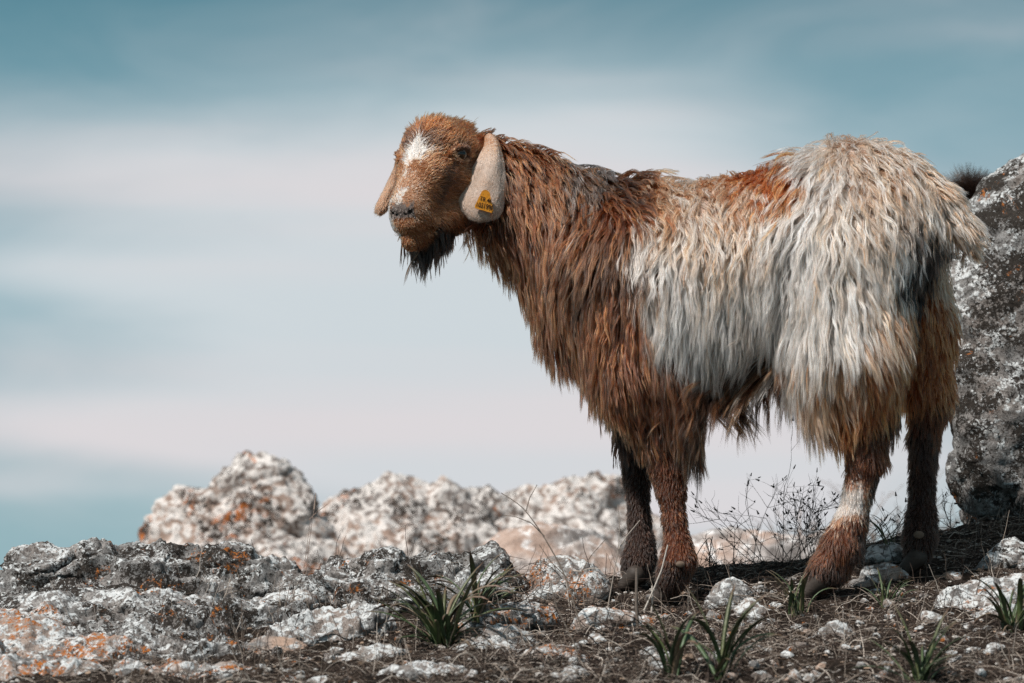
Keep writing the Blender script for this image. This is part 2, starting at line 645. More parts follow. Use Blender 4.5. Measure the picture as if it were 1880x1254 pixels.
gxs = axis_coords(-1.15, 1.15, .0055, 6000)
gys = axis_coords(-1.0, .75, .0055, 6000)
GX, GY = np.meshgrid(gxs, gys, indexing='ij')
gzv = gz(GX.ravel(), GY.ravel())
gverts = np.stack([GX.ravel(), GY.ravel(), gzv], 1)
ii = np.arange(len(gxs) * len(gys)).reshape(len(gxs), len(gys))
gquads = np.stack([ii[:-1, :-1], ii[1:, :-1], ii[1:, 1:], ii[:-1, 1:]], -1).reshape(-1, 4)
gm, q = new_mat('dry_soil')
pos = q.n('ShaderNodeNewGeometry').outputs['Position']
n1 = q.noise(pos, 14, 4, .6)
n2 = q.noise(pos, 120, 6, .7)
n3 = q.noise(pos, 480, 4, .7)
c = q.ramp(q.math('ADD', q.math('MULTIPLY', n1, .5), q.math('MULTIPLY', n2, .5)),
           [(.30, (.008, .006, .005)), (.48, (.024, .017, .013)), (.60, (.058, .041, .031)), (.75, (.15, .115, .095))])
chips = q.math('MULTIPLY', q.step(q.voro(pos, 210), .30, .20), q.step(n1, .42, .60))
c = q.mix(q.math('MULTIPLY', chips, .8), c, q.mix(n3, (.28, .22, .18), (.58, .53, .49)))
sepg = q.n('ShaderNodeSeparateXYZ')
q.put(sepg.inputs[0], pos)
beyond = q.step(sepg.outputs[1], 1.2, 2.2)
c = q.mix(q.math('MULTIPLY', beyond, .85), c, q.mix(n1, (.40, .28, .21), (.58, .48, .42)))
plain = q.step(sepg.outputs[1], 9, 30)
c = q.mix(plain, c, q.mix(q.step(q.noise(pos, .05, 5, .65), .4, .6), (.085, .082, .055), (.19, .165, .125)))
finish(q, bsdf(q, c, .95, .1, bump(q, q.math('ADD', n2, q.math('MULTIPLY', n3, .5)), .9, .006)))
ground = link('ground', rawmesh('ground', gverts, gquads), None, gm)
tag(ground, kind='structure')


def gz1(x, y):
    return float(gz(x, y)[0])
# ------------------------------------------------------------------ rocks
FOOT = []


def rock(blobs, mat, label, group=None, h=.005, amp=.02, seed=0, name='rock', base=None, k=.03, cat='rock', freq=9.0, depth=.85, crack=.7, chips=9):
    """blobs: (px, py, y, rx_px, rz_px[, depth factor]); one stone grown from overlapping lumps"""
    C, RR = [], []
    for bl in blobs:
        px, py, y, rx, rz = bl[:5]
        dfac = bl[5] if len(bl) > 5 else depth
        s = (y - CAM[1]) / FPX
        C.append(P(px, py, y))
        RR.append((rx * s, rx * s * dfac, rz * s))
    C, RR = np.array(C), np.array(RR)
    FOOT.extend((c[0], c[1], r_[0], r_[1]) for c, r_ in zip(C, RR))
    m = amp * 2 + .012 + k * .3
    f = Field((C - RR).min(0) - m, (C + RR).max(0) + m, h)
    rr = np.random.default_rng(seed + 100)
    for c, r_ in zip(C, RR):
        a = rr.uniform(-.35, .35)
        ax = [(math.cos(a), math.sin(a), 0), (-math.sin(a), math.cos(a), 0), (0, 0, 1)]
        f.ell(c, ax, r_, k, margin=.15)
    q, quads = f.surface()
    # break flat faces off each lump
    own = np.argmin((((q[:, None, :] - C[None]) / RR[None]) ** 2).sum(2), 1)
    for i in range(len(C)):
        sel = np.where(own == i)[0]
        if not len(sel):
            continue
        pv = q[sel] - C[i]
        for _ in range(chips):
            n_ = unit(rr.normal(size=3) + np.array((0, -.35, .45)))
            sup = math.sqrt(((n_ * RR[i]) ** 2).sum())
            over = np.maximum(pv @ n_ - sup * rr.uniform(.66, .93), 0)
            pv = pv - n_ * (over * .88)[:, None]
        q[sel] = C[i] + pv
    q0 = q.copy()
    for _ in range(2):        # soften the seams between lumps
        acc, cnt = np.zeros_like(q), np.zeros(len(q))
        for a_ in range(4):
            for b_ in (1, 3):
                np.add.at(acc, quads[:, a_], q[quads[:, (a_ + b_) % 4]])
                np.add.at(cnt, quads[:, a_], 1)
        q = q * .5 + acc / np.maximum(cnt, 1)[:, None] * .5
    nrm = f.grad(q)
    # weather the lumps: ridges, cracks and ledges, crumbs
    o = np.array((seed * 3.7, seed * 1.9, seed * 5.3))
    wq = q + .035 * np.stack([perlin(q * freq * .8 + 31 * k_) for k_ in range(3)], 1)
    d = amp * (fbm(wq * freq * .75 + o, 3, .5, ridged=True) - .55) * .85 + amp * .34 * fbm(q * freq * 3.1 + o, 3, .55)
    cr = np.abs(perlin(wq * np.array((freq, freq, freq * 1.9)) * .55 + o + 4))
    d -= amp * crack * np.exp(-(cr / .03) ** 2)
    d += amp * .30 * (np.abs(fbm(q * freq * 6 + o, 3)) - .25)
    d += (perlin(q * 150 + o) * .0016 + perlin(q * 330) * .0008) * min(1.0, h / .004)
    verts = q + nrm * d[:, None]
    org = np.array((C[:, 0].mean(), C[:, 1].mean(), verts[:, 2].min()))
    ob = link(name, rawmesh(name, verts - org, quads), None, mat)
    ob.location = org
    return tag(ob, label, cat, group)


# the ridge of rock on the left
rock([(95, 1085, .05, 90, 85), (165, 1075, .08, 85, 82), (255, 1085, .08, 110, 82), (360, 1090, .08, 90, 72), (425, 1062, .06, 62, 66), (480, 1085, .04, 75, 60),
      (30, 1140, .0, 80, 75), (535, 1110, .0, 50, 40), (250, 1130, -.03, 250, 70, .45)], M_GREY,
     'long grey rock ridge with dark hollows and orange lichen on its crest', h=.0045, amp=.022, seed=1)
rock([(640, 1085, .06, 85, 58), (697, 1062, .04, 55, 60), (800, 1075, .08, 90, 62), (880, 1062, .08, 55, 58), (925, 1095, .06, 50, 42), (760, 1110, .02, 190, 48, .5), (580, 1100, .03, 55, 34)], M_GREY,
     'flat-topped whitish grey rock behind the largest strap-leaved plant', h=.0045, amp=.020, seed=2)
rock([(1020, 1080, .10, 60, 52), (1065, 1085, .10, 62, 50), (1030, 1100, .06, 80, 34)], M_RUST,
     'rounded lichen-speckled rock beside the front hooves of the brown goat', h=.004, amp=.014, seed=3)
rock([(1094, 1078, .03, 27, 30), (1085, 1092, .04, 26, 22)], M_PALE, 'small smooth white stone leaning on the lichen-speckled rock by the front hooves', h=.003, amp=.006, seed=4, k=.012)
rock([(170, 1150, -.18, 150, 52), (330, 1160, -.20, 150, 46), (455, 1150, -.16, 105, 40), (60, 1165, -.2, 110, 52)], M_GREY, 'broad craggy slab sloping down in front of the long ridge', h=.0045, amp=.024, seed=54, freq=8)
# low outcrops in front on the left
rock([(40, 1215, -.40, 120, 70), (150, 1235, -.46, 110, 62), (-40, 1190, -.3, 90, 80), (90, 1170, -.25, 80, 50)], M_RUST,
     'low dark outcrop covered with bright orange lichen patches', h=.0045, amp=.020, seed=5)
rock([(300, 1190, -.35, 100, 48), (380, 1225, -.45, 110, 50), (250, 1225, -.45, 80, 50), (200, 1180, -.3, 70, 44)], M_GREY,
     'low crumbling grey outcrop speckled white, at the foot of the long ridge', h=.0045, amp=.022, seed=6, freq=12)
rock([(285, 1110, -.14, 50, 26), (330, 1125, -.16, 60, 24), (270, 1130, -.17, 45, 22)], M_PALE, 'blue-grey flaking stone lying at the foot of the long ridge', h=.004, amp=.012, seed=7)
rock([(330, 1250, -.64, 95, 30), (420, 1256, -.66, 70, 28)], M_RUST, 'flat stone with rusty speckles in front of the crumbling grey outcrop', h=.004, amp=.012, seed=8)
rock([(500, 1120, -.10, 55, 26), (545, 1112, -.06, 45, 24)], M_PALE, 'pale crusted stone in the gap between the ridge and the flat-topped rock', h=.004, amp=.012, seed=9)
rock([(600, 1160, -.30, 85, 34), (670, 1150, -.28, 60, 32), (540, 1180, -.34, 55, 26)], M_PALE, 'rough pinkish white stone left of the largest strap-leaved plant', h=.004, amp=.016, seed=10, freq=13)
rock([(520, 1195, -.42, 48, 22), (470, 1205, -.45, 40, 20)], M_TAN, 'small reddish tan stone among pale rubble', h=.003, amp=.008, seed=11)
rock([(545, 1228, -.52, 52, 18)], M_TAN, 'flat bright orange-tan stone lying in the dry litter', h=.003, amp=.006, seed=12, freq=14)
rock([(700, 1215, -.50, 60, 22), (640, 1225, -.52, 45, 20)], M_PALE, 'low whitish stone under the spreading leaves of the largest strap-leaved plant', h=.003, amp=.010, seed=13)
rock([(905, 1140, -.28, 75, 32), (965, 1140, -.26, 60, 28), (860, 1150, -.30, 40, 28)], M_RUST, 'white rock with rust lichen just right of the largest strap-leaved plant', h=.0035, amp=.012, seed=14)
rock([(925, 1195, -.42, 70, 44), (880, 1225, -.48, 60, 44), (955, 1225, -.5, 50, 40)], M_PALE, 'sloping white rock with orange spots beside the largest strap-leaved plant', h=.0035, amp=.013, seed=15)
rock([(1010, 1225, -.55, 62, 34), (1060, 1240, -.6, 55, 30)], M_RUST, 'reddish rock crusted with rust lichen, among grey dry stems', h=.0035, amp=.012, seed=16)
rock([(1120, 1148, -.26, 60, 26), (1180, 1150, -.24, 45, 20), (1075, 1158, -.28, 34, 22)], M_RUST, 'low white and rust rock in front of the front hooves', h=.0035, amp=.010, seed=17)
rock([(1345, 1100, -.08, 38, 36), (1320, 1112, -.09, 26, 24)], M_PALE, 'pale angular rock between front and hind legs, taller of two', h=.003, amp=.009, seed=18)
rock([(1378, 1140, -.20, 33, 42), (1395, 1155, -.22, 28, 32)], M_PALE, 'blunt upright pale rock between front and hind legs, shorter of two', h=.003, amp=.008, seed=19)
rock([(1535, 1175, -.42, 40, 30), (1500, 1190, -.44, 40, 16), (1560, 1180, -.42, 22, 20)], M_PALE, 'wedge-shaped grey and white stone in the litter below the hind hoof', h=.003, amp=.010, seed=20)
rock([(1635, 1018, .08, 38, 24), (1612, 1026, .07, 26, 14)], M_PALE, 'blue-white stone between the two hind legs', h=.003, amp=.009, seed=21)
rock([(1615, 1072, -.04, 42, 34), (1585, 1085, -.05, 26, 22), (1640, 1062, -.03, 20, 24)], M_TAN, 'tan broken rock between the hind hooves', h=.003, amp=.010, seed=22)
rock([(1800, 1125, -.22, 92, 56), (1870, 1105, -.18, 70, 48), (1735, 1150, -.26, 50, 40), (1830, 1150, -.3, 80, 40)], M_PALE, 'broad pale rock with an orange patch, right of the hind hooves', h=.004, amp=.014, seed=23)
rock([(1855, 1035, .0, 48, 42), (1830, 1050, -.01, 30, 34), (1910, 1030, .02, 50, 40)], M_GREY, 'grey upright rock resting against the broad pale rock', h=.004, amp=.012, seed=24)
rock([(1750, 1062, -.06, 24, 12)], M_TAN, 'small pinkish stone beside the far hind hoof', h=.003, amp=.005, seed=25)
rock([(1490, 1262, -.74, 26, 20), (1500, 1250, -.72, 18, 14)], M_PALE, 'little chalk-white stone in the leaf litter', h=.003, amp=.005, seed=26)
rock([(1372, 1205, -.5, 18, 16), (1392, 1195, -.48, 14, 10)], M_PALE, 'pair-lobed white pebble behind the long curled leaf', h=.003, amp=.004, seed=27)
rock([(60, 1262, -.66, 120, 50), (190, 1258, -.64, 90, 36), (-40, 1240, -.60, 80, 55)], M_RUST, 'jagged front rock, dark with orange crust, nearest to the orange lichen outcrop', h=.004, amp=.016, seed=50, freq=12)
rock([(500, 1256, -.68, 55, 24), (540, 1262, -.70, 45, 18)], M_GREY, 'squat grey stone beside the flat bright orange-tan stone', h=.0035, amp=.010, seed=51, freq=12)
rock([(760, 1252, -.70, 70, 26), (830, 1250, -.68, 50, 26)], M_PALE, 'chipped pale stone below the largest strap-leaved plant', h=.0035, amp=.010, seed=52, freq=12)
rock([(590, 1262, -.72, 45, 16)], M_PALE, 'thin white flake of stone among straw', h=.003, amp=.007, seed=53, freq=14)
# the dark boulder on the right
rock([(1915, 480, .55, 122, 150), (1900, 620, .52, 148, 200), (1905, 760, .52, 165, 180), (1905, 880, .50, 125, 125), (2050, 560, .58, 200, 290), (2050, 860, .55, 210, 190),
      (1868, 445, .50, 80, 66), (1830, 540, .48, 80, 105), (1815, 690, .46, 78, 130), (1830, 820, .46, 78, 110), (1960, 360, .56, 110, 80)], M_DARK,
     'tall dark boulder blotched with black and white lichen, behind the brown goat', h=.006, amp=.018, seed=30, name='boulder', cat='boulder', freq=5.0, k=.12, depth=.7, crack=.05, chips=1)
# sunlit outcrops further off, out of focus
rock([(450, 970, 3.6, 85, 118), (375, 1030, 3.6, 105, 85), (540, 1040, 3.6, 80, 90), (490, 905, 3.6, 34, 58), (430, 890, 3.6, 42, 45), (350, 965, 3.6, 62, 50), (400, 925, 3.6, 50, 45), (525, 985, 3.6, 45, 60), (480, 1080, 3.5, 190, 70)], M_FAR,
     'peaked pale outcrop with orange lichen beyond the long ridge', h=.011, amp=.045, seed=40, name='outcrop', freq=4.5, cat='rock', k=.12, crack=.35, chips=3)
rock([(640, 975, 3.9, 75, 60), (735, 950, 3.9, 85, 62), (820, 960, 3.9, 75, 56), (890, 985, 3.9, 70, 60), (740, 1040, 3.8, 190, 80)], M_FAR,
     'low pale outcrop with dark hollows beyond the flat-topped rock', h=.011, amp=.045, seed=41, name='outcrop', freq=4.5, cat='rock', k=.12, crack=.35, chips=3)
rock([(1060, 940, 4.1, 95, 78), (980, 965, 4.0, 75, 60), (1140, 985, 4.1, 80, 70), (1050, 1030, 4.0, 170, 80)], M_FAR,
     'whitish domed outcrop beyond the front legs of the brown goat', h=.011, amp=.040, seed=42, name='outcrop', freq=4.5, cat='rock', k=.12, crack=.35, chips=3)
rock([(1010, 1030, 2.7, 120, 60), (950, 1060, 2.6, 100, 50), (1080, 1060, 2.6, 90, 60)], M_SLAB,
     'smooth pinkish slab of bare rock below the domed outcrop', h=.010, amp=.018, seed=43, name='bare_rock', freq=4.5, cat='rock', k=.12, crack=.35, chips=3)
rock([(1400, 1040, 2.9, 150, 62), (1300, 1060, 2.9, 110, 55), (1500, 1050, 2.9, 120, 60)], M_SLAB,
     'chalky bare slab seen between front and hind legs', h=.010, amp=.018, seed=44, name='bare_rock', freq=4.5, cat='rock', k=.12, crack=.35, chips=3)
# ------------------------------------------------------------------ things on the ground
from mathutils.geometry import tessellate_polygon
bpy.context.view_layer.update()
DEP = bpy.context.evaluated_depsgraph_get()


def top_z(x, y):
    """height of whatever stone or soil lies uppermost at (x, y)"""
    ok, loc, *_ = scene.ray_cast(DEP, (float(x), float(y), .6), (0, 0, -1), distance=2.0)
    return loc[2] if ok else gz1(x, y)


def seen_ground(px, py, y0=-1.1, y1=1.2):
    """the point of soil or stone that the photo shows at a pixel"""
    d = Vector(ray(px, py))
    ok, loc, *_ = scene.ray_cast(DEP, Vector(CAM), d.normalized(), distance=30)
    return np.array(loc) if ok else P(px, py, 0)


def color_mat(name, rough=.8, spec=.2, noise_scale=300, amt=.35, trans=0.0):
    m, q = new_mat(name)
    c = q.n('ShaderNodeAttribute', attribute_name='col').outputs['Color']
    n = q.noise(q.n('ShaderNodeNewGeometry').outputs['Position'], noise_scale, 4, .65)
    c = q.mix(q.math('MULTIPLY', q.step(n, .35, .65), amt), c, q.mix(1.0, c, (.45, .42, .40), 'MULTIPLY'))
    finish(q, bsdf(q, c, rough, spec, bump(q, n, .4, .002), **({'Subsurface Weight': trans} if trans else {})))
    return m


M_STRAW = color_mat('dry_straw', .75, .25)
M_LEAF = color_mat('strap_leaf', .42, .45, 180, .30)
M_CHIP = color_mat('loose_stone', .95, .1, 260, .45)

# --- leaf straps: eight bends, shared by all the plants
LEAVES = []
for k in range(8):
    r_ = np.random.default_rng(60 + k)
    bend, wid, n = r_.uniform(.5, 1.9), r_.uniform(.024, .036), 11
    t = np.linspace(0, 1, n)
    th = .05 + bend * t ** 1.5
    cx = np.concatenate([[0], np.cumsum(np.sin(th[:-1])) / (n - 1)])
    cz = np.concatenate([[0], np.cumsum(np.cos(th[:-1])) / (n - 1)])
    twist = r_.uniform(-.6, .6) * t
    w = wid * (.75 + .5 * t) * np.sqrt(np.clip(1 - t ** 2.6, 0, 1)) + .001
    vs_, qs_, cs_ = [], [], []
    for i in range(n):
        side = np.array((math.sin(twist[i]) * math.cos(th[i]), math.cos(twist[i]), -math.sin(twist[i]) * math.sin(th[i])))
        nor = np.array((math.cos(th[i]), 0, -math.sin(th[i])))
        c0 = np.array((cx[i], 0, cz[i]))
        for off in (side * w[i] - nor * w[i] * .05, nor * -w[i] * .38, side * -w[i] - nor * w[i] * .05, nor * (w[i] * .38 + .002) * .6 - nor * w[i] * .75):
            vs_.append(c0 + off)
            a = ss(.72, 1.0, t[i])
            gc = np.array(((.060, .088, .036), (.050, .080, .034), (.075, .098, .038), (.055, .075, .040), (.060, .090, .040), (.085, .095, .040), (.17, .125, .085), (.12, .10, .055))[k])
            cs_.append(gc * (1 - a) * (1 + .5 * (1 - t[i])) + np.array((.15, .085, .06)) * a)
        if i:
            b = 4 * (i - 1)
            qs_ += [(b + j, b + (j + 1) % 4, b + 4 + (j + 1) % 4, b + 4 + j) for j in range(4)]
    me = rawmesh('leaf', vs_, qs_)
    point_color(me, 'col', cs_)
    me.materials.append(M_LEAF)
    LEAVES.append(me)


def strap_plant(px, py, n, length, label, lean=(0, 0), spread=1.0, seed=0, up=.25):
    c = seen_ground(px, py)
    t = empty('strap_leaved_plant', c)
    tag(t, label, 'plant', 'strap-leaved plants')
    r_ = np.random.default_rng(seed + 500)
    for k in range(n):
        o = link('leaf', LEAVES[r_.integers(8)], t)
        az = r_.uniform(0, 2 * math.pi) if k > n * .25 else r_.uniform(-.6, .6) + math.atan2(lean[1], lean[0] + 1e-6)
        tilt = r_.uniform(up * .3, up + .85 * spread * (k / n))
        L = length * r_.uniform(.55, 1.1)
        o.location = (r_.normal() * .006, r_.normal() * .006, -.008)
        o.rotation_euler = (0, tilt, az)
        o.scale = (L, L * r_.uniform(.8, 1.25), L)
    return t


strap_plant(812, 1188, 64, .165, 'largest dark green strap-leaved plant, spreading leaves across pale rubble', (-1, 0), 1.15, 1)
strap_plant(872, 1134, 32, .130, 'dark strap-leaved plant wedged behind the white rock with rust lichen', (.8, .3), .9, 2)
strap_plant(1236, 1240, 15, .140, 'upright strap-leaved plant with narrow leaves, left of the curled-leaf one', (-.3, 0), .55, 3, .12)
strap_plant(1322, 1246, 17, .155, 'upright strap-leaved plant with one long curled leaf on the soil', (1, -.2), .8, 4, .15)
strap_plant(1462, 1128, 18, .100, 'dark leafy clump in the shadow of the near hind hoof', (-.8, 0), .9, 5)
strap_plant(1630, 1108, 14, .090, 'small strap-leaved plant in front of the tan broken rock', (0, 0), .75, 6)
strap_plant(1858, 1158, 30, .125, 'bushy strap-leaved plant growing against the broad pale rock', (.3, 0), 1.0, 7)
strap_plant(1690, 1252, 24, .130, 'dark strap-leaved plant in litter in front of the broad pale rock', (.4, 0), .9, 8)
strap_plant(1632, 1000, 9, .085, 'dark upright leaf tuft between the hind legs', (-.2, 0), .5, 9, .15)


# --- dry stems and twigs
def tube(paths, name, mat, parent=None, cols=None):
    """paths: list of (points (K,3), r0, r1); all resampled to the same count"""
    K = 9
    P_, R_, C_ = [], [], []
    for k, (pts, r0, r1) in enumerate(paths):
        pts = np.asarray(pts, float)
        s = np.concatenate([[0], np.cumsum(np.linalg.norm(np.diff(pts, axis=0), axis=1))])
        u = np.linspace(0, s[-1], K)
        P_.append(np.stack([np.interp(u, s, pts[:, j]) for j in range(3)], 1))
        R_.append(np.linspace(r0, r1, K))
        C_.append(cols[k] if cols is not None else (.16, .12, .095))
    P_, R_, C_ = np.array(P_), np.array(R_), np.array(C_)
    if parent is None:
        org = P_[0, 0]
        o = strands(name, P_ - org, R_, C_, mat)
        o.location = org
        return o
    return strands(name, P_, R_, C_, mat, parent)


def px_path(pts, y):
    """pixel polyline standing at depth y, foot on the ground"""
    out = [P(a, b, y) for a, b in pts]
    return out


def stem(label, y, paths, col=(.17, .13, .10), group=None):
    ps = [(px_path(p, y + k * .004), r0, r1) for k, (p, r0, r1) in enumerate(paths)]
    o = tube(ps, 'dry_weed', M_STRAW, cols=[col] * len(ps))
    return tag(o, label, 'dry weed', group)


stem('tall branching dry stem leaning left in front of the domed outcrop', -.35,
     [([(1088, 1215), (1060, 1130), (1040, 1060), (1010, 1005), (985, 965), (966, 938), (940, 915), (920, 905)], .0016, .0007),
      ([(966, 938), (972, 915), (986, 890)], .0010, .0005), ([(1000, 985), (975, 960), (945, 948), (922, 946)], .0010, .0005),
      ([(1040, 1060), (1010, 1030), (990, 1000)], .0010, .0005), ([(1050, 1090), (1068, 1050), (1085, 1020), (1112, 990)], .0011, .0006)], (.20, .16, .13))
stem('forked thin dry stem rising beside the front hooves', -.22,
     [([(1110, 1150), (1122, 1080), (1135, 1010), (1138, 960), (1133, 925)], .0012, .0005), ([(1135, 1010), (1150, 985), (1175, 955)], .0012, .0008),
      ([(1134, 1015), (1128, 1000), (1120, 1002)], .0008, .0005)], (.34, .29, .25))
stem('short broken twig standing in front of the far front hoof', -.30, [([(1172, 1168), (1168, 1110), (1169, 1043)], .0028, .0024)], (.15, .12, .10))
stem('pale straw crossing in front of the near front hoof', -.20, [([(1182, 1122), (1200, 1082), (1215, 1045), (1226, 1000)], .0016, .0012), ([(1196, 1125), (1198, 1095), (1197, 1075)], .0018, .0014)], (.50, .45, .40))
stem('slender seed stalk standing against the peaked outcrop', .02, [([(560, 1075), (566, 1010), (574, 950), (577, 935)], .0006, .0005), ([(577, 935), (579, 915), (580, 905)], .0018, .0006), ([(567, 955), (582, 940), (602, 925)], .0008, .0005),
      ([(556, 1060), (564, 1000), (570, 955)], .0005, .0004)], (.30, .22, .18))
stem('pair of thin stalks on the orange lichen outcrop', -.30, [([(150, 1215), (135, 1150), (110, 1100), (92, 1065)], .0007, .0005), ([(195, 1230), (180, 1160), (172, 1110)], .0007, .0005)], (.30, .25, .22))
stem('dry stalk rising from the low white stone in the rubble', -.45, [([(690, 1225), (705, 1180), (712, 1120), (735, 1095)], .0008, .0005), ([(645, 1215), (650, 1160), (668, 1120)], .0007, .0004)], (.34, .29, .25))
stem('crooked grey stem bent over the reddish crusted rock', -.62, [([(1075, 1262), (1058, 1190), (1020, 1110), (1008, 1060)], .0012, .0006), ([(1020, 1110), (1045, 1075), (1052, 1040)], .0008, .0005)], (.22, .18, .15))
stem('stiff dry stalks with snapped tips behind the near front leg', .22, [([(1302, 1040), (1305, 1000), (1308, 985)], .0012, .0008), ([(1270, 1035), (1290, 1000), (1304, 985), (1312, 1015)], .0009, .0006), ([(1285, 1040), (1318, 1008), (1345, 1000)], .0007, .0004)], (.10, .085, .075))


def dry_shrub(px, py, y, n, height, label, seed, fan=.9, dens=5, heads=True, r0=.0010, col=(.055, .045, .040)):
    base = P(px, py, y)
    base[2] = top_z(base[0], base[1])
    t = empty('dry_shrub', base)
    tag(t, label, 'shrub', None)
    r_ = np.random.default_rng(seed)
    paths, hp = [], []

    def grow(p, d, L, r, depth):
        pts = [p]
        for _ in range(5):
            d = unit(d + r_.normal(size=3) * .10 + np.array((0, 0, .03)))
            pts.append(pts[-1] + d * L / 5)
        paths.append((np.array(pts), r, r * .5))
        if depth == 0:
            hp.append((pts[-1], d))
            return
        for _ in range(dens if depth > 1 else 3):
            k = r_.integers(2, 6)
            dd = unit(d + r_.normal(size=3) * np.array((.75, .6, .55)))
            grow(pts[k], dd, L * r_.uniform(.30, .55), r * .62, depth - 1)
    for _ in range(n):
        d = unit(np.array((r_.normal() * fan, r_.normal() * fan * .6, 1.0)))
        grow(base + np.array((r_.normal() * .04, r_.normal() * .03, -.004)), d, height * r_.uniform(.6, 1.05), r0, 2)
    tube(paths, 'branch', M_STRAW, t, [np.array(col) * r_.uniform(.7, 1.8) for _ in paths])
    if heads:
        hh = [(np.array([p, p + d * .004, p + d * .009]), .0022 * r_.uniform(.5, 1.1), .0006) for p, d in hp if r_.random() < .45]
        tube(hh, 'seed_head', M_STRAW, t, [(.035, .028, .025)] * len(hh))
    return t


dry_shrub(1455, 1042, .26, 21, .165, 'leafless dark twiggy bush with tiny seed heads left of the near hind leg', 21, r0=.0008, col=(.075, .055, .045))
dry_shrub(1600, 1005, .24, 6, .13, 'thin leafless twigs between the two hind legs', 22, .8)
dry_shrub(1760, 968, .26, 5, .085, 'sparse low twigs at the foot of the dark boulder', 23, .9, heads=False)
dry_shrub(1350, 1045, .24, 7, .085, 'low wiry twigs between the front legs and the seed-head bush', 24, 1.3, heads=False)
for px, y_, h_, lab, sd, col in ((1400, 4.4, .26, 'blurred brown bush beyond the chalky slab, wider of two', 31, (.20, .125, .085)), (1500, 4.2, .24, 'blurred brown bush right beside the wider one', 32, (.22, .14, .095)),
                                 (1640, 4.6, .34, 'blurred tall weeds seen between the hind legs', 33, (.16, .12, .10))):
    dry_shrub(px, 1050, y_, 26, h_, lab, sd, 1.0, dens=5, heads=True, r0=.0035, col=col)

# --- loose stones, gravel and straw
ico = np.array([(x, y, z) for a, b in ((1, 1.618), (1, -1.618), (-1, 1.618), (-1, -1.618)) for x, y, z in ((0, a, b), (a, b, 0), (b, 0, a))]) / 1.902
tri = [(i, j, k) for i in range(12) for j in range(i + 1, 12) for k in range(j + 1, 12)
       if max(np.linalg.norm(ico[i] - ico[j]), np.linalg.norm(ico[j] - ico[k]), np.linalg.norm(ico[i] - ico[k])) < 1.1]
tri = np.array([(a, b, c) if np.dot(np.cross(ico[b] - ico[a], ico[c] - ico[a]), ico[a]) > 0 else (a, c, b) for a, b, c in tri])
STONES = []
for k in range(6):
    r_ = np.random.default_rng(80 + k)
    v = ico * r_.uniform(.65, 1.15, (12, 1)) * (1, r_.uniform(.6, .95), r_.uniform(.45, .75))
    # split every face once for a chipped outline
    vv, tt, cache = [*v], [], {}
    def midp(a, b):
        key = (min(a, b), max(a, b))
        if key not in cache:
            cache[key] = len(vv)
            vv.append((vv[a] + vv[b]) * .5 * r_.uniform(1.0, 1.16))
        return cache[key]
    for a, b, c in tri:
        ab, bc, ca = midp(a, b), midp(b, c), midp(c, a)
        tt += [(a, ab, ca), (ab, b, bc), (ca, bc, c), (ab, bc, ca)]
    me = rawmesh('stone', np.array(vv), None, tt, smooth=False)
    me.materials.append((M_PALE, M_GREY, M_PALE, M_TAN, M_PALE, M_RUST)[k])
    STONES.append(me)
GROUPS = [('small whitish stone lying loose in the dry litter', 'loose whitish stones'), ('small grey stone lying loose in the dry litter', 'loose grey stones'),
          ('small whitish stone lying loose in the dry litter', 'loose whitish stones'), ('small tan stone lying loose in the dry litter', 'loose tan stones'),
          ('small whitish stone lying loose in the dry litter', 'loose whitish stones'), ('small rust-speckled stone lying loose in the dry litter', 'loose rust-speckled stones')]
FT = np.array(FOOT)


def on_rock(x, y, f=1.0):
    return bool((((x - FT[:, 0]) / (FT[:, 2] * f)) ** 2 + ((y - FT[:, 1]) / (FT[:, 3] * f)) ** 2 < 1).any())


r_ = np.random.default_rng(91)
made = 0
while made < 170:
    px, py = r_.uniform(380, 1880), r_.uniform(1085, 1254)
    if px < 950 and r_.random() < .5:
        continue
    c = seen_ground(px, py)
    if on_rock(c[0], c[1], 1.05) or np.min(np.hypot(FEET[:, 0] - c[0], FEET[:, 1] - c[1])) < .06 or c[1] > .35:
        continue
    k = int(r_.integers(6))
    o = link('stone', STONES[k])
    s = float(np.clip(r_.lognormal(-4.75, .38), .006, .020))
    o.location = (c[0], c[1], c[2] + s * .12)
    o.rotation_euler = (r_.uniform(-.4, .4), r_.uniform(-.4, .4), r_.uniform(0, 6.28))
    o.scale = (s * 1.2, s * 1.2, s * 1.2)
    tag(o, GROUPS[k][0], 'stone', GROUPS[k][1])
    made += 1

N = 15000
r_ = np.random.default_rng(92)
xy = np.stack([r_.uniform(-1.1, 1.1, N), r_.uniform(-.95, .40, N)], 1)
keep = perlin(np.concatenate([xy * 9, np.zeros((N, 1))], 1)) + r_.random(N) * .8 > .18
xy = xy[keep]
N = len(xy)
sz_ = np.clip(r_.lognormal(-5.9, .5, N), .0012, .0085)
ang = r_.uniform(0, 6.28, N)
vv = ico[None] * r_.uniform(.6, 1.2, (N, 12, 1)) * sz_[:, None, None] * np.stack([np.ones(N) * 1.2, r_.uniform(.5, 1, N), r_.uniform(.3, .8, N)], 1)[:, None, :]
ca, sa = np.cos(ang)[:, None], np.sin(ang)[:, None]
vv = np.stack([vv[..., 0] * ca - vv[..., 1] * sa, vv[..., 0] * sa + vv[..., 1] * ca, vv[..., 2]], -1)
vv += np.stack([xy[:, 0], xy[:, 1], gz(xy[:, 0], xy[:, 1]) + sz_ * .15], 1)[:, None, :]
pal = np.array([(.50, .47, .44), (.34, .30, .27), (.22, .16, .12), (.06, .045, .036), (.10, .07, .05), (.42, .30, .22), (.03, .024, .02)])
cc = pal[r_.choice(7, N, p=[.20, .15, .13, .17, .15, .06, .14])]
ff = (tri[None] + 12 * np.arange(N)[:, None, None]).reshape(-1, 3)
me = rawmesh('gravel', vv.reshape(-1, 3), None, ff, smooth=False)
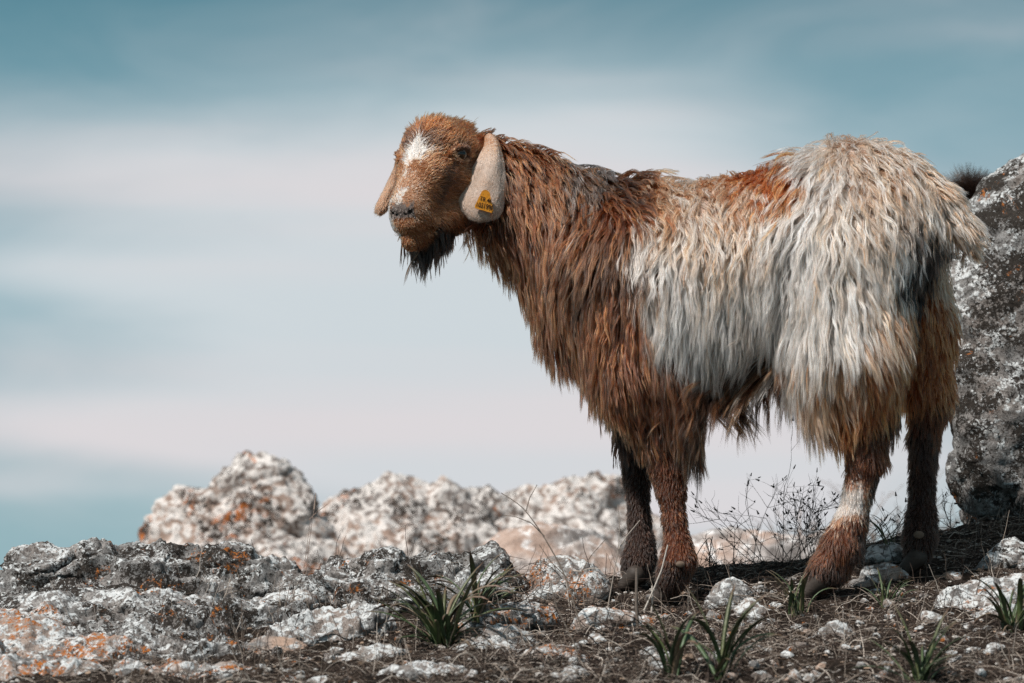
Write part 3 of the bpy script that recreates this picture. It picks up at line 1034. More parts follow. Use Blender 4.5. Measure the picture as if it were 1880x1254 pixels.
point_color(me, 'col', np.repeat(cc, 12, 0))
o = link('gravel', me, None, M_CHIP)
tag(o, 'loose gravel and crumbs of soil strewn over the ground', 'gravel', kind='stuff')


def straw(n, seed, lo, hi, rise, xr, yr, rad=(.00028, .0008), upright=False):
    r_ = np.random.default_rng(seed)
    K = 6
    pal = np.array([srgb(*c) for c in ((148, 135, 124), (104, 90, 80), (70, 57, 50), (50, 40, 35), (190, 178, 167), (36, 28, 25))])
    M = int(n * 2.2)
    x, y = r_.uniform(*xr, M), r_.uniform(*yr, M)
    ok = perlin(np.stack([x * 5, y * 6, np.full(M, 2.2)], 1)) + r_.random(M) * .7 > .12
    x, y = x[ok][:n], y[ok][:n]
    z0 = gz(x, y)
    z = np.array([top_z(a, b) for a, b in zip(x, y)])
    ok = z < z0 + .075
    x, y, z = x[ok], y[ok], z[ok]
    M = len(x)
    L, a = r_.uniform(lo, hi, M)[:, None], r_.uniform(0, 6.28, M)[:, None]
    t = np.linspace(0, 1, K)[None]
    aa = a + r_.normal(size=(M, 1)) * .45 * t
    dx, dy = np.cumsum(np.cos(aa), 1) / K * L, np.cumsum(np.sin(aa), 1) / K * L
    if upright:
        dx, dy = dx * .4, dy * .4
        dz = t * L * .9
    else:
        dz = rise * r_.random((M, 1)) ** 2 * np.sin(np.pi * (t * r_.uniform(.6, 1.05, (M, 1)))) + .007 * r_.random((M, 1)) * t
        dz = dz + np.maximum(gz((x[:, None] + dx).ravel(), (y[:, None] + dy).ravel()).reshape(M, K) - z[:, None], -.02)
    p = np.stack([x[:, None] + dx, y[:, None] + dy, z[:, None] + .001 + dz], 2)
    p += r_.normal(size=(M, K, 3)) * L[..., None] * .012
    rr = r_.uniform(*rad, M)[:, None]
    return p, rr * (1 - .5 * t), pal[r_.choice(6, M, p=[.2, .22, .2, .16, .1, .12])]


parts_ = [straw(900, 104, .04, .13, .03, (-.1, .55), (-.9, .1), (.0005, .0010)), straw(4200, 101, .03, .11, .014, (-.15, 1.12), (-.9, .34)), straw(2200, 102, .03, .09, .012, (-.75, .1), (-.9, .2)),
          straw(900, 103, .025, .075, .01, (-.6, 1.1), (-.85, .34), (.0004, .0007), True)]
o = strands('dry_grass', *[np.concatenate(a) for a in zip(*parts_)], M_STRAW)
tag(o, 'tangle of dry straw and dead grass over the soil', 'dry grass', kind='stuff')
# ------------------------------------------------------------------ the goat
YAW = R(22)
GF = np.array((-math.cos(YAW), math.sin(YAW), 0.0))      # the goat's forward
GR = np.array((math.sin(YAW), math.cos(YAW), 0.0))       # the goat's right (away from the camera)
GO = P(1400, 1100, 0.0)


def PV(px, py, v):
    """point seen at a pixel, on the plane v metres to the right of the goat's midline"""
    d = ray(px, py)
    t = (v - (CAM - GO) @ GR) / (d @ GR)
    return CAM + d * t


def side_px(p):
    """pixels of points moved onto the goat's midline plane: a side view shared by both flanks"""
    q = p - ((p - GO) @ GR)[:, None] * GR
    return proj(q)


PHI = R(31)
HF = np.array((-math.sin(PHI), -math.cos(PHI), 0.0))     # where the face points
HL = np.array((math.cos(PHI), -math.sin(PHI), 0.0))      # the goat's left side of the face
HU = np.array((0, 0, 1.0))
HE = P(794, 288, 0.06)                                   # between the eyes


def H(f, l, u):
    f = f * .89 if f > 0 else f
    u = u * 1.13 if u < 0 else u
    return HE + HF * f + HL * l + HU * u


TORSO, NECK, HEAD, FLEG, HLEG, TAIL = 1, 2, 3, 4, 5, 6
fd = Field((-0.31, -0.42, -0.06), (0.92, 0.44, 0.92), 0.003)
V0 = lambda px, py: PV(px, py, 0.0)
# torso
fd.cone(V0(1570, 395), .130, V0(1420, 475), .148, .05, GR, .98, region=TORSO)
fd.cone(V0(1420, 500), .165, V0(1280, 535), .182, .06, GR, .92, region=TORSO)
fd.cone(V0(1280, 535), .182, V0(1160, 518), .160, .06, GR, .84, region=TORSO)
fd.cone(V0(1160, 520), .145, V0(1105, 560), .104, .06, GR, .85, region=TORSO)
fd.cone(V0(1640, 425), .092, V0(1570, 420), .12, .05, region=TORSO)
# neck
fd.chain([(V0(1145, 470), .122), (P(1040, 425, .145), .100), (P(965, 375, .155), .080), (P(895, 328, .14), .070)], .06, region=NECK)
# tail
fd.chain([(V0(1665, 335), .035), (V0(1715, 372), .026), (V0(1755, 412), .016), (V0(1768, 432), .010)], .03, region=TAIL)


def leg(pts, v, region, k=.012):
    fd.chain([(PV(x, y, v[i] if isinstance(v, tuple) else v), r) for i, (x, y, r) in enumerate(pts)], k, region=region)


leg([(1560, 470, .112), (1560, 640, .090), (1585, 760, .052)], (-.055, -.085, -.09), TORSO, .05)
leg([(1585, 760, .050), (1592, 838, .032), (1576, 905, .0235), (1562, 960, .026), (1548, 998, .033), (1524, 1042, .031), (1508, 1063, .027)], -.09, HLEG)
leg([(1625, 470, .105), (1672, 600, .070), (1702, 720, .042)], (.055, .085, .09), TORSO, .04)
leg([(1702, 720, .042), (1708, 748, .032), (1697, 800, .025), (1693, 890, .0215), (1692, 955, .0255), (1689, 988, .0290), (1685, 1016, .025)], .09, HLEG)
leg([(1150, 500, .105), (1185, 680, .078), (1218, 790, .047)], (-.07, -.088, -.088), TORSO, .05)
leg([(1218, 790, .045), (1227, 866, .0300), (1232, 900, .0245), (1238, 955, .0195), (1244, 1000, .0220), (1246, 1030, .0300), (1236, 1054, .0265), (1230, 1068, .0240)], -.088, FLEG)
leg([(1150, 520, .10), (1165, 690, .062), (1168, 800, .036)], (.07, .088, .088), TORSO, .05)
leg([(1168, 800, .034), (1170, 880, .0235), (1174, 955, .019), (1177, 1000, .0235), (1173, 1028, .0300), (1167, 1044, .0250)], .088, FLEG)

# head, built in the frame of the face: (forward, left, up)
hk = dict(region=HEAD, margin=.05)
fd.cone(H(-.050, 0, .008), .066, H(-.012, 0, .014), .056, .03, **hk)            # brain case
fd.cone(H(-.095, 0, -.02), .062, H(-.05, 0, -.03), .062, .03, **hk)
for s in (-1, 1):
    fd.cone(H(.004, .034 * s, .020), .028, H(-.03, .048 * s, .020), .025, .014, **hk)   # brow
    fd.cone(H(.030, .030 * s, -.030), .026, H(-.02, .046 * s, -.040), .030, .02, **hk)  # cheekbone
    fd.cone(H(-.055, .036 * s, -.080), .040, H(.050, .016 * s, -.122), .022, .025, **hk)  # jaw
    fd.cone(H(.101, .0145 * s, -.098), .0150, H(.088, .021 * s, -.104), .0155, .010, **hk)   # nostril wing
    fd.cone(H(.092, .010 * s, -.122), .0185, H(.066, .028 * s, -.116), .0165, .012, **hk)   # upper lip
fd.cone(H(.006, 0, .004), .042, H(.075, 0, -.068), .028, .025, **hk)              # bridge of the nose
fd.cone(H(.0, 0, -.04), .050, H(.078, 0, -.092), .033, .025, **hk)              # muzzle
fd.cone(H(.096, 0, -.090), .0155, H(.085, 0, -.075), .020, .012, **hk)
fd.cone(H(.084, 0, -.150), .0150, H(.050, 0, -.140), .020, .014, **hk)            # chin
fd.cone(H(-.02, 0, -.095), .040, H(.045, 0, -.125), .024, .03, **hk)
for s in (-1, 1):
    # mouth line, nostril, eye socket
    fd.chain([(H(.112, .000, -.138), .0042), (H(.096, .022 * s, -.137), .0045), (H(.070, .036 * s, -.128), .0045), (H(.048, .041 * s, -.119), .0030)], .004, sub=True)
    fd.chain([(H(.114, .0090 * s, -.107), .0030), (H(.111, .017 * s, -.103), .0050), (H(.104, .026 * s, -.098), .0036)], .004, sub=True)
    fd.cone(H(.014, .068 * s, -.001), .0125, H(-.004, .074 * s, -.001), .0125, .008, sub=True)
    # eyelids
    fd.chain([(H(.029, .057 * s, -.002), .0045), (H(.014, .067 * s, .0085), .0062), (H(-.006, .071 * s, .0085), .0062), (H(-.021, .068 * s, .001), .0045)], .006, **hk)
    fd.chain([(H(.029, .057 * s, -.005), .0042), (H(.012, .065 * s, -.0120), .0048), (H(-.006, .069 * s, -.0110), .0048), (H(-.021, .068 * s, -.001), .0042)], .006, **hk)
fd.cone(H(.117, 0, -.112), .0016, H(.114, 0, -.136), .0016, .004, sub=True)        # split of the lip

gv, gq = fd.surface()
# ------------------------------------------------------------------ coat
PAL = {
    'brown': [(106, 55, 29), (70, 37, 22), (154, 88, 48), (40, 25, 18)],
    'dkbrown': [(58, 36, 24), (98, 58, 34), (34, 24, 20), (120, 72, 42)],
    'nape': [(102, 56, 31), (48, 33, 27), (142, 96, 68), (128, 73, 39)],
    'mane': [(86, 76, 72), (48, 42, 40), (150, 135, 125), (112, 70, 42)],
    'white': [(222, 211, 204), (200, 182, 171), (164, 134, 114), (234, 228, 224)],
    'cream': [(196, 174, 160), (168, 130, 104), (214, 201, 192), (134, 90, 63)],
    'tan': [(182, 136, 106), (150, 98, 68), (204, 172, 148), (130, 78, 50)],
    'rust': [(156, 84, 42), (116, 57, 28), (182, 112, 66), (86, 44, 24)],
    'black': [(24, 19, 17), (38, 27, 22), (58, 38, 27), (18, 15, 14)],
    'legred': [(90, 43, 21), (64, 32, 18), (42, 25, 17), (120, 60, 29)],
    'legdark': [(34, 21, 16), (48, 27, 18), (25, 17, 14), (62, 34, 21)],  # dark leg hair, for the feet and for leg shade painted in
    'face': [(122, 70, 38), (152, 95, 57), (84, 47, 27), (174, 118, 78)],
    'poll': [(136, 74, 35), (104, 54, 26), (160, 94, 48), (74, 40, 22)],
    'facedark': [(70, 46, 34), (52, 36, 29), (96, 61, 40), (116, 72, 45)],
    'blaze': [(226, 221, 217), (208, 199, 192), (232, 228, 224), (184, 160, 140)],
    'muzzle': [(168, 118, 86), (146, 96, 66), (188, 144, 112), (118, 76, 50)],
    'nose': [(126, 112, 106), (96, 86, 82), (142, 126, 118), (110, 98, 92)],
    'ear': [(190, 160, 141), (168, 132, 110), (206, 180, 163), (140, 102, 80)],
}
CATS = list(PAL)
PALA = np.array([[srgb(*c) for c in PAL[k]] for k in CATS])
CI = {k: i for i, k in enumerate(CATS)}

BODY_CATS = [(930, 290, 'nape'), (1000, 345, 'nape'), (960, 430, 'brown'), (1040, 410, 'nape'), (890, 450, 'brown'), (990, 540, 'brown'),
             (1060, 520, 'dkbrown'), (1050, 640, 'brown'), (1090, 440, 'dkbrown'), (1110, 560, 'brown'), (1140, 640, 'brown'), (1150, 740, 'brown'),
             (1200, 770, 'brown'), (1090, 740, 'brown'), (1210, 700, 'brown'), (1085, 355, 'mane'), (1150, 345, 'dkbrown'), (1110, 390, 'brown'),
             (1140, 470, 'dkbrown'), (1200, 350, 'tan'), (1255, 355, 'cream'), (1190, 440, 'white'), (1280, 430, 'cream'), (1350, 420, 'cream'),
             (1225, 560, 'white'), (1300, 520, 'white'), (1380, 520, 'white'), (1265, 605, 'white'), (1310, 640, 'white'), (1440, 430, 'white'),
             (1430, 295, 'rust'), (1385, 312, 'rust'), (1405, 345, 'rust'), (1340, 340, 'tan'), (1380, 380, 'cream'), (1490, 290, 'white'), (1560, 260, 'cream'),
             (1620, 290, 'cream'), (1690, 350, 'cream'), (1490, 400, 'white'), (1580, 390, 'cream'), (1640, 430, 'white'), (1500, 500, 'white'),
             (1555, 540, 'white'), (1510, 620, 'white'), (1430, 590, 'white'), (1640, 500, 'cream'), (1650, 545, 'tan'), (1680, 580, 'rust'), (1610, 600, 'tan'),
             (1620, 640, 'rust'), (1640, 700, 'rust'), (1400, 670, 'dkbrown'), (1340, 705, 'dkbrown'), (1370, 720, 'black'), (1360, 750, 'black'), (1440, 740, 'black'), (1290, 760, 'black'),
             (1245, 750, 'dkbrown'), (1500, 620, 'white'), (1490, 680, 'tan'), (1505, 715, 'rust'), (1545, 660, 'tan'), (1565, 740, 'rust'), (1600, 700, 'rust'), (1585, 770, 'rust'), (1530, 800, 'rust'), (1610, 810, 'legdark'),  # legdark beside the hock puts its shade into the coat colour
             (1695, 450, 'black'), (1680, 510, 'black')]
BC_XY = np.array([c[:2] for c in BODY_CATS], float)
BC_I = np.array([CI[c[2]] for c in BODY_CATS])

LEN = [(940, 280, .060), (1000, 330, .070), (960, 430, .095), (890, 470, .080), (1030, 620, .095), (1090, 700, .075), (1120, 440, .080),
       (1150, 350, .060), (1280, 345, .045), (1400, 310, .026), (1280, 430, .080), (1300, 540, .120), (1300, 620, .105), (1400, 600, .090), (1350, 700, .150), (1440, 700, .150), (1280, 720, .145), (1560, 260, .060),
       (1480, 300, .075), (1500, 420, .125), (1560, 560, .115), (1540, 660, .085), (1560, 740, .060), (1690, 500, .045), (1720, 600, .035), (1700, 700, .040),
       (1650, 400, .080), (1160, 740, .055), (1200, 780, .038), (1600, 800, .040)]
COMB = [(930, 270, .8, .5), (980, 330, .65, .8), (950, 430, .15, 1), (880, 480, .05, 1), (1100, 420, -.35, 1), (1030, 620, .12, 1), (1060, 400, .2, 1),
        (1130, 345, 1.0, .0), (1180, 345, .95, .05), (1230, 345, .8, .3), (1280, 350, .5, .7), (1230, 450, -.30, 1), (1300, 480, -.05, 1), (1300, 600, .05, 1), (1370, 650, -.35, 1),
        (1260, 700, .45, 1), (1400, 320, .2, .9), (1450, 340, -.45, 1), (1500, 290, -.2, 1), (1550, 250, .45, .8), (1620, 290, .7, .8), (1680, 360, .6, .9),
        (1420, 500, -.22, 1), (1520, 480, .10, 1), (1580, 430, .25, 1), (1600, 520, .40, 1), (1590, 600, .75, .85), (1660, 610, .95, .5), (1540, 700, .08, 1),
        (1560, 790, .05, 1), (1730, 560, -.05, 1), (1180, 760, .25, 1), (1220, 820, .3, 1), (1500, 650, -.05, 1), (1640, 680, .3, 1)]

DOWN = np.array((0, 0, -1.0))


def mirror_px(p):
    """photo pixels with the far flank folded onto the near one"""
    v = (p - GO) @ GR
    q = p - (np.maximum(v, 0) * 2)[:, None] * GR
    x, y = proj(q)
    return x, y, v


def hcoord(p):
    q = p - HE
    f, l, u = q @ HF, q @ HL, q @ HU
    return np.where(f > 0, f / .89, f), l, np.where(u < 0, u / 1.13, u)


def categories(p, reg, jit):
    x, y, v = mirror_px(p)
    w1 = perlin(p * 22 + 3.3) * 34 + perlin(p * 75 + 1.3) * 14 + jit[:, 0] * 14
    w2 = perlin(p * 22 + 9.1) * 34 + perlin(p * 75 + 5.3) * 14 + jit[:, 1] * 14
    d = (x + w1)[:, None] - BC_XY[None, :, 0]
    e = (y + w2)[:, None] - BC_XY[None, :, 1]
    cat = BC_I[np.argmin(d * d + e * e, 1)]
    rx, ry = proj(p)
    # behind, under the tail and down the far thigh
    rear = (v > -.02) & (rx > 1660) & (ry > 415) & (reg == TORSO)
    cat = np.where(rear, np.where(ry + w2 * .6 < 560 - (rx - 1690) * 2.4, CI['black'], np.where(ry + w2 < 560, CI['tan'], CI['rust'])), cat)
    cat = np.where((reg == TORSO) & (ry > 640) & (v > .03) & (rx > 1560), CI['rust'], cat)
    cat = np.where((reg == TORSO) & (v > .03) & (rx < 1240) & (ry > 680), CI['legdark'], cat)  # far upper front leg: the body's shade put into the coat colour
    cat = np.where(reg == TAIL, np.where(w1 > 10, CI['tan'], CI['cream']), cat)
    # legs
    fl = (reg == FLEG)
    cat = np.where(fl, np.where((v > 0) | (ry + w2 * .8 > 1045) | (jit[:, 0] > 1.1), CI['legdark'], CI['legred']), cat)  # far front leg all dark: the body's shade is painted into its hair
    hl = (reg == HLEG)
    nearh = np.where(np.abs(ry + w2 * .5 - 925) < 28, CI['tan'], np.where(ry + w2 * .5 > 1040, CI['legdark'], CI['legred']))
    nearh = np.where((np.abs(ry + w2 * .4 - 912) < 30) & (rx < 1585), CI['white'], nearh)
    nearh = np.where((rx - 1560 + (ry - 950) * .35 + w1 * .5 > 32) & (ry > 800), CI['legdark'], nearh)  # shaded right side of the near hind leg, painted as darker hair
    cat = np.where(hl, np.where(v > 0, np.where(ry + w2 < 800, CI['legred'], CI['legdark']), nearh), cat)  # far hind shank dark too, with the body's shade in its colour
    # head
    hd = reg == HEAD
    f, l, u = hcoord(p)
    n3 = perlin(p * 60) * .010 + perlin(p * 150) * .005 + jit[:, 0] * .004 + np.random.default_rng(3).normal(size=len(p)) * .0035
    c = np.full(len(p), CI['face'])
    c = np.where(u + n3 > .026, CI['poll'], c)
    c = np.where((f < -.045) & (u > -.02), CI['poll'], c)
    c = np.where((np.abs(l) + n3 < .042) & (u > .008) & (u < .036 + n3) & (f > -.01), CI['facedark'], c)
    hw = np.interp(u, [-.066, -.045, -.022, .000, .012, .034], [.003, .007, .014, .030, .018, .007])
    c = np.where((np.abs(l + .002) + n3 * 1.1 < hw) & (u > -.066) & (u < .034 + n3) & (f > -.02), CI['blaze'], c)
    c = np.where((np.abs(l - .004) + n3 < .007) & (u > -.034) & (u < -.014), CI['face'], c)
    eye = np.sqrt((f - .004) ** 2 + (u + .001) ** 2)
    c = np.where((np.abs(l) > .045) & (eye + n3 < .021) & (f < .05), CI['facedark'], c)
    c = np.where((np.abs(l) > .048) & (eye + n3 < .022) & (u < -.008), CI['muzzle'], c)
    c = np.where((f + n3 > .088) & (u > -.150), np.where(u + n3 * 2 > -.11, CI['muzzle'], CI['face']), c)
    c = np.where((f > .070) & (l + n3 < -.020) & (u < -.075) & (u > -.140), CI['blaze'], c)
    c = np.where((f > .084) & (u > -.114) & (u + n3 < -.090) & (np.abs(l) < .026), CI['nose'], c)
    c = np.where((f > .060) & (np.abs(l + .004) + n3 * 1.5 < .011) & (u + n3 > -.090) & (u + n3 * 1.5 < -.068), CI['blaze'], c)
    # a dark line from the eye down the cheek
    c = np.where((np.abs(l) > .03) & (np.abs(f - .028 - (u + .02) * -.25 + n3) < .011) & (u < -.015) & (u > -.085), CI['facedark'], c)
    c = np.where((u + n3 < -.120) & (f < .058), CI['dkbrown'], c)
    c = np.where((u + n3 < -.158) & (f < .07), CI['dkbrown'], c)
    c = np.where((u < -.124) & (f + n3 < .046) & (f > -.03), CI['black'], c)
    c = np.where((f < -.02) & (u < -.055) & (u > -.13), np.where(n3 > .003, CI['brown'], CI['facedark']), c)
    return np.where(hd, c, cat)


def fur(name, roots, croots, prop, K, parent, clump=.8, rad=.00034, tip=.25, fly=.06, seed=1, mat=None, micro=8, vary=.32):
    r = np.random.default_rng(seed)
    n = fd.grad(roots)
    L, T, lift, grav, thick, wave = prop(roots, n)
    T = T - n * np.einsum('ij,ij->i', T, n)[:, None]
    d = unit(unit(T) + n * lift[:, None] + r.normal(size=roots.shape) * .07)
    N = len(roots)
    thk = thick * (.12 + .88 * r.random(N))
    pts = [roots - n * .002]
    p = roots.copy()
    ph, wl = r.random(N) * 6.28, .045 + .040 * r.random(N)
    for i in range(1, K):
        t = i / (K - 1)
        d = unit(d + DOWN * (grav * (.35 + t))[:, None])
        lat = unit(np.cross(d, n + 1e-6))
        p = p + d * (L / (K - 1))[:, None] + lat * (wave * np.cos(ph + t * L / wl * 6.28))[:, None] * (L / (K - 1))[:, None]
        s = fd.sample(p)
        off = .0015 + thk * min(1, t * 2.2)
        push = np.maximum(off - s, 0)
        near = s < .2
        gr = fd.grad(p)
        p = p + gr * (push * near)[:, None]
        pts.append(p.copy())
    Gp = np.stack(pts, 1)
    kd = KDTree(N)
    for i, c in enumerate(roots):
        kd.insert(c, i)
    kd.balance()
    M = len(croots)
    # fine wisps: every few hairs share one seed hair and run together
    S = max(1, M // micro)
    seeds = r.choice(M, S, replace=False)
    kds = KDTree(S)
    for i, c in enumerate(croots[seeds]):
        kds.insert(c, i)
    kds.balance()
    si = np.array([kds.find(c)[1] for c in croots])
    gs = np.array([kd.find(c)[1] for c in croots[seeds]])
    gi = gs[si]
    tt = np.linspace(0, 1, K)
    sc = (.62 + .38 * r.random(S))[si] * (.92 + .12 * r.random(M))
    q = np.clip(tt[None, :] * sc[:, None], 0, 1) * (K - 1)
    i0 = np.minimum(q.astype(int), K - 2)
    fr = (q - i0)[..., None]
    base = Gp[gi[:, None], i0] * (1 - fr) + Gp[gi[:, None], i0 + 1] * fr
    cn = fd.grad(croots)
    offs = (croots[seeds] - roots[gs] - n[gs] * .002)[si]
    own_off = croots - croots[seeds][si]
    gcl = r.beta(1.3, 1.3, N)
    cls = clump * (.45 + 1.05 * gcl[gs]) * (.75 + .4 * r.random(S))
    cls = np.where(r.random(S) < fly, .10, np.minimum(cls, .95))
    cl = cls[si]
    w = 1 - cl[:, None] * tt[None, :] ** 1.1
    w2 = 1 - .80 * np.minimum(1, tt[None, :] * 2.0) ** .8
    jl = (L[gi] / (K - 1))[:, None, None] * tt[None, :, None]
    jit = np.cumsum(r.normal(size=(S, K, 3)) * .055, 1)[si] * jl
    jit *= np.where(cl < .3, 2.0, 1.0)[:, None, None]
    jit += np.cumsum(r.normal(size=(M, K, 3)) * .018, 1) * jl
    out = base + offs[:, None, :] * w[..., None] + own_off[:, None, :] * w2[..., None] + jit
    radii = rad * (.75 + .5 * r.random(M))[:, None] * (1 - (1 - tip) * tt[None, :] ** 1.6)
    radii[:, -1] *= .4
    gj = r.normal(size=(N, 2))
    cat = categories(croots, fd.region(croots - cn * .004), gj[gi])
    pw = [.36, .26, .22, .16]
    lock = r.choice(4, size=N, p=pw)
    wisp = np.where(r.random(S) < .45, lock[gs], r.choice(4, size=S, p=pw))
    pick = np.where(r.random(M) < .8, wisp[si], r.choice(4, size=M, p=pw))
    bright = (1 + vary * (r.random(S) * 2 - 1))[si] * (1 + .7 * vary * (r.random(N) * 2 - 1))[gi]
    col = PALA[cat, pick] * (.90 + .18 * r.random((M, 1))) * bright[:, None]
    return strands(name, out, radii, np.clip(col, .003, .92), mat, parent)


hm, gg = new_mat('goat_hair')
hc = gg.n('ShaderNodeAttribute', attribute_name='col').outputs['Color']
hb = gg.n('ShaderNodeBsdfHairPrincipled', model='CHIANG', parametrization='COLOR')
gg.put(hb.inputs['Color'], hc)
hb.inputs['Roughness'].default_value = .34
hb.inputs['Radial Roughness'].default_value = .55
hb.inputs['Coat'].default_value = 0.0
hb.inputs['Random Roughness'].default_value = .3
finish(gg, hb.outputs[0])
HAIR = hm

goat = empty('goat', P(1400, 1100, 0))
goat.location = (goat.location.x, goat.location.y, 0.0)
GB = np.array(goat.location)
fc = gv[gq].mean(1)
freg = fd.region(fc - fd.grad(fc) * .004)
vreg = fd.region(gv - fd.grad(gv) * .004)
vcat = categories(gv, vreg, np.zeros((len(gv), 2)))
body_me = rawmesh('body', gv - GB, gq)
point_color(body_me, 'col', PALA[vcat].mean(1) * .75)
sk, gg = new_mat('goat_skin')
sc_ = gg.n('ShaderNodeAttribute', attribute_name='col').outputs['Color']
finish(gg, bsdf(gg, sc_, .7, .2, bump(gg, gg.noise(gg.n('ShaderNodeTexCoord').outputs['Object'], 400, 3), .3, .002)))
body = link('body', body_me, goat, sk)

toward = unit(CAM - fc)
facing = np.einsum('ij,ij->i', fd.grad(fc), toward)
vis = .30 + .70 * ss(-.35, .0, facing)          # fewer hairs on the flank turned away
fx, fy = proj(fc)

# long coat of trunk, neck and upper legs
LONG = np.isin(freg, (TORSO, NECK)) * vis


def long_props(p, n):
    x, y, v = mirror_px(p)
    L = idw(x, y, LEN)[:, 0]
    cb = idw(x, y, COMB)
    vis_side = np.where(v > 0, 1.0, 1.0)
    T = -GF * cb[:, :1] + DOWN * cb[:, 1:] + GR[None] * (np.sign(v) * np.abs(n[:, 2]) * .9)[:, None]
    T = T + np.stack([perlin(p * 14 + k * 7.7) for k in range(3)], 1) * .50 + np.stack([perlin(p * 34 + k * 3.1) for k in range(3)], 1) * .22
    T[:, 2] -= .15
    reg = fd.region(p - n * .004)
    rx, ry = proj(p)
    L = np.where((v > .03) & (ry > 640), np.minimum(L, .04), L)
    rear = (v > -.02) & (rx > 1670) & (ry > 400)
    L = np.where(rear, .034, L)
    T = np.where(rear[:, None], DOWN + GR * .1, T)
    L = L * (.80 + .55 * np.random.default_rng(5).random(len(p)))
    N = len(p)
    top = np.clip(n[:, 2], 0, 1)
    lift = .22 + .25 * top
    mane = (np.abs(v) < .03) & (x > 920) & (x < 1210) & (y < 420)
    lift = np.where(mane, .38, lift)
    L = np.where(mane & (x > 1060), L * 1.5, L)
    grav = np.full(N, .12)
    thick = np.clip(L * .30, .006, .030)
    wave = np.where((y < 480) & (x > 1180), .38, .20)
    return L, T, lift, grav, thick, wave


DENS = 1.0
gr_, _ = sample_faces(gv, gq, 7500, LONG)
cr_, _ = sample_faces(gv, gq, int(360000 * DENS), LONG)
coat = fur('coat', gr_, cr_, long_props, 10, goat, vary=.46, clump=.60, rad=.00024, seed=2, mat=HAIR)


# short hair of the lower legs
def leg_props(p, n):
    x, y = proj(p)
    v = (p - GO) @ GR
    N = len(p)
    L = np.full(N, .011)
    hind = (x > 1440) & (v < 0)
    L = np.where(hind, .014 + .010 * ss(940, 1000, y), L)
    L = np.where(y > np.where(v > 0, 1020, 1050), .014, L)
    L = np.where(y < 850, .030, L)
    L = L * (.7 + .6 * np.random.default_rng(6).random(N))
    T = np.tile(DOWN, (N, 1)) + np.stack([perlin(p * 40 + k * 5) for k in range(3)], 1) * .5
    return L, T, np.full(N, .24), np.full(N, .10), np.full(N, .003), np.full(N, .15)


LEGS = np.isin(freg, (FLEG, HLEG)) * vis
gr_, _ = sample_faces(gv, gq, 7000, LEGS)
cr_, _ = sample_faces(gv, gq, int(80000 * DENS), LEGS)
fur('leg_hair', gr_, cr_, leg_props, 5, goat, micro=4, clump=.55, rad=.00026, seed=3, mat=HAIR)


# face
def face_props(p, n):
    f, l, u = hcoord(p)
    N = len(p)
    T = p - H(.108, 0, -.085)
    T = unit(T) + DOWN * (.5 * ss(.02, .05, np.abs(l)) * ss(.02, -.04, u))[:, None]
    bl = (np.abs(l) < .035) & (u > -.03) & (u < .05)
    T = T + HL * (np.sign(l) * 1.0 * bl * ss(.002, .012, np.abs(l)))[:, None]
    T = T + np.stack([perlin(p * 55 + k * 5) for k in range(3)], 1) * .4
    L = np.full(N, .0115)
    L = L + .018 * ss(.022, .055, u) + .010 * ss(-.02, -.07, f) + .006 * bl
    L = L + .014 * ss(-.10, -.14, u) * ss(.06, .03, f)
    L = np.where(f > .072, .0060, L)
    L = np.where((f > .084) & (u > -.114) & (u < -.088) & (np.abs(l) < .028), .0014, L)
    eye = np.sqrt((f - .004) ** 2 + (u + .001) ** 2)
    L = np.where((eye < .022) & (np.abs(l) > .045), .0035, L)
    L = L * (.7 + .6 * np.random.default_rng(8).random(N))
    return L, T, np.where(f > .06, -.02, .05) + .34 * ss(.022, .055, u), np.full(N, .03), np.full(N, .0022), np.full(N, .12)


ef, el_, eu = hcoord(fc)
eyehole = (np.abs(el_) > .05) & (((ef - .004) / .021) ** 2 + ((eu + .001) / .0100) ** 2 < 1)
nost = (ef > .09) & (np.abs(eu + .101) < .012)
mouthline = (np.abs(eu + np.interp(ef, [.045, .07, .096, .115], [.119, .128, .137, .138])) < .0022) & (ef > .050)
FACE = (freg == HEAD) * vis * (~eyehole) * (~mouthline) * np.where(nost, .35, 1)
gr_, _ = sample_faces(gv, gq, 8000, FACE)
cr_, _ = sample_faces(gv, gq, int(130000 * DENS), FACE)
fur('face_hair', gr_, cr_, face_props, 6, goat, micro=6, vary=.18, clump=.50, rad=.00019, seed=4, mat=HAIR)


# beard under the chin and along the jaw
def beard_props(p, n):
    f, l, u = hcoord(p)
    N = len(p)
    L = .030 + .040 * ss(-.06, .06, f)
    L = L * (.7 + .5 * np.random.default_rng(9).random(N))
    T = np.tile(DOWN, (N, 1)) - HF * .25
    return L, T, np.full(N, .8), np.full(N, .25), np.full(N, .004), np.full(N, .2)


BEARD = (freg == HEAD) * (eu < -.125) * (ef < .042) * (fd.grad(fc)[:, 2] < .1)
gr_, _ = sample_faces(gv, gq, 300, BEARD)
cr_, _ = sample_faces(gv, gq, 7000, BEARD)
fur('beard', gr_, cr_, beard_props, 8, goat, clump=.75, rad=.00034, seed=5, mat=HAIR)


# tail
def tail_props(p, n):
    N = len(p)
    t = ss(1660, 1770, proj(p)[0])
    L = (.040 + .022 * t) * (.7 + .5 * np.random.default_rng(10).random(N))
    ax = unit(V0(1768, 432) - V0(1680, 340))
    T = np.tile(ax, (N, 1)) + DOWN * .25
    return L, T, np.full(N, .26), np.full(N, .05), np.full(N, .012), np.full(N, .15)


TL = (freg == TAIL).astype(float)
gr_, _ = sample_faces(gv, gq, 420, TL)
cr_, _ = sample_faces(gv, gq, 26000, TL)
fur('tail_hair', gr_, cr_, tail_props, 8, goat, clump=.40, rad=.00026, seed=6, mat=HAIR)
# ------------------------------------------------------------------ the goat's other parts
tag(goat, 'shaggy brown and white goat with drooping ears standing on the rocky ground', 'goat')


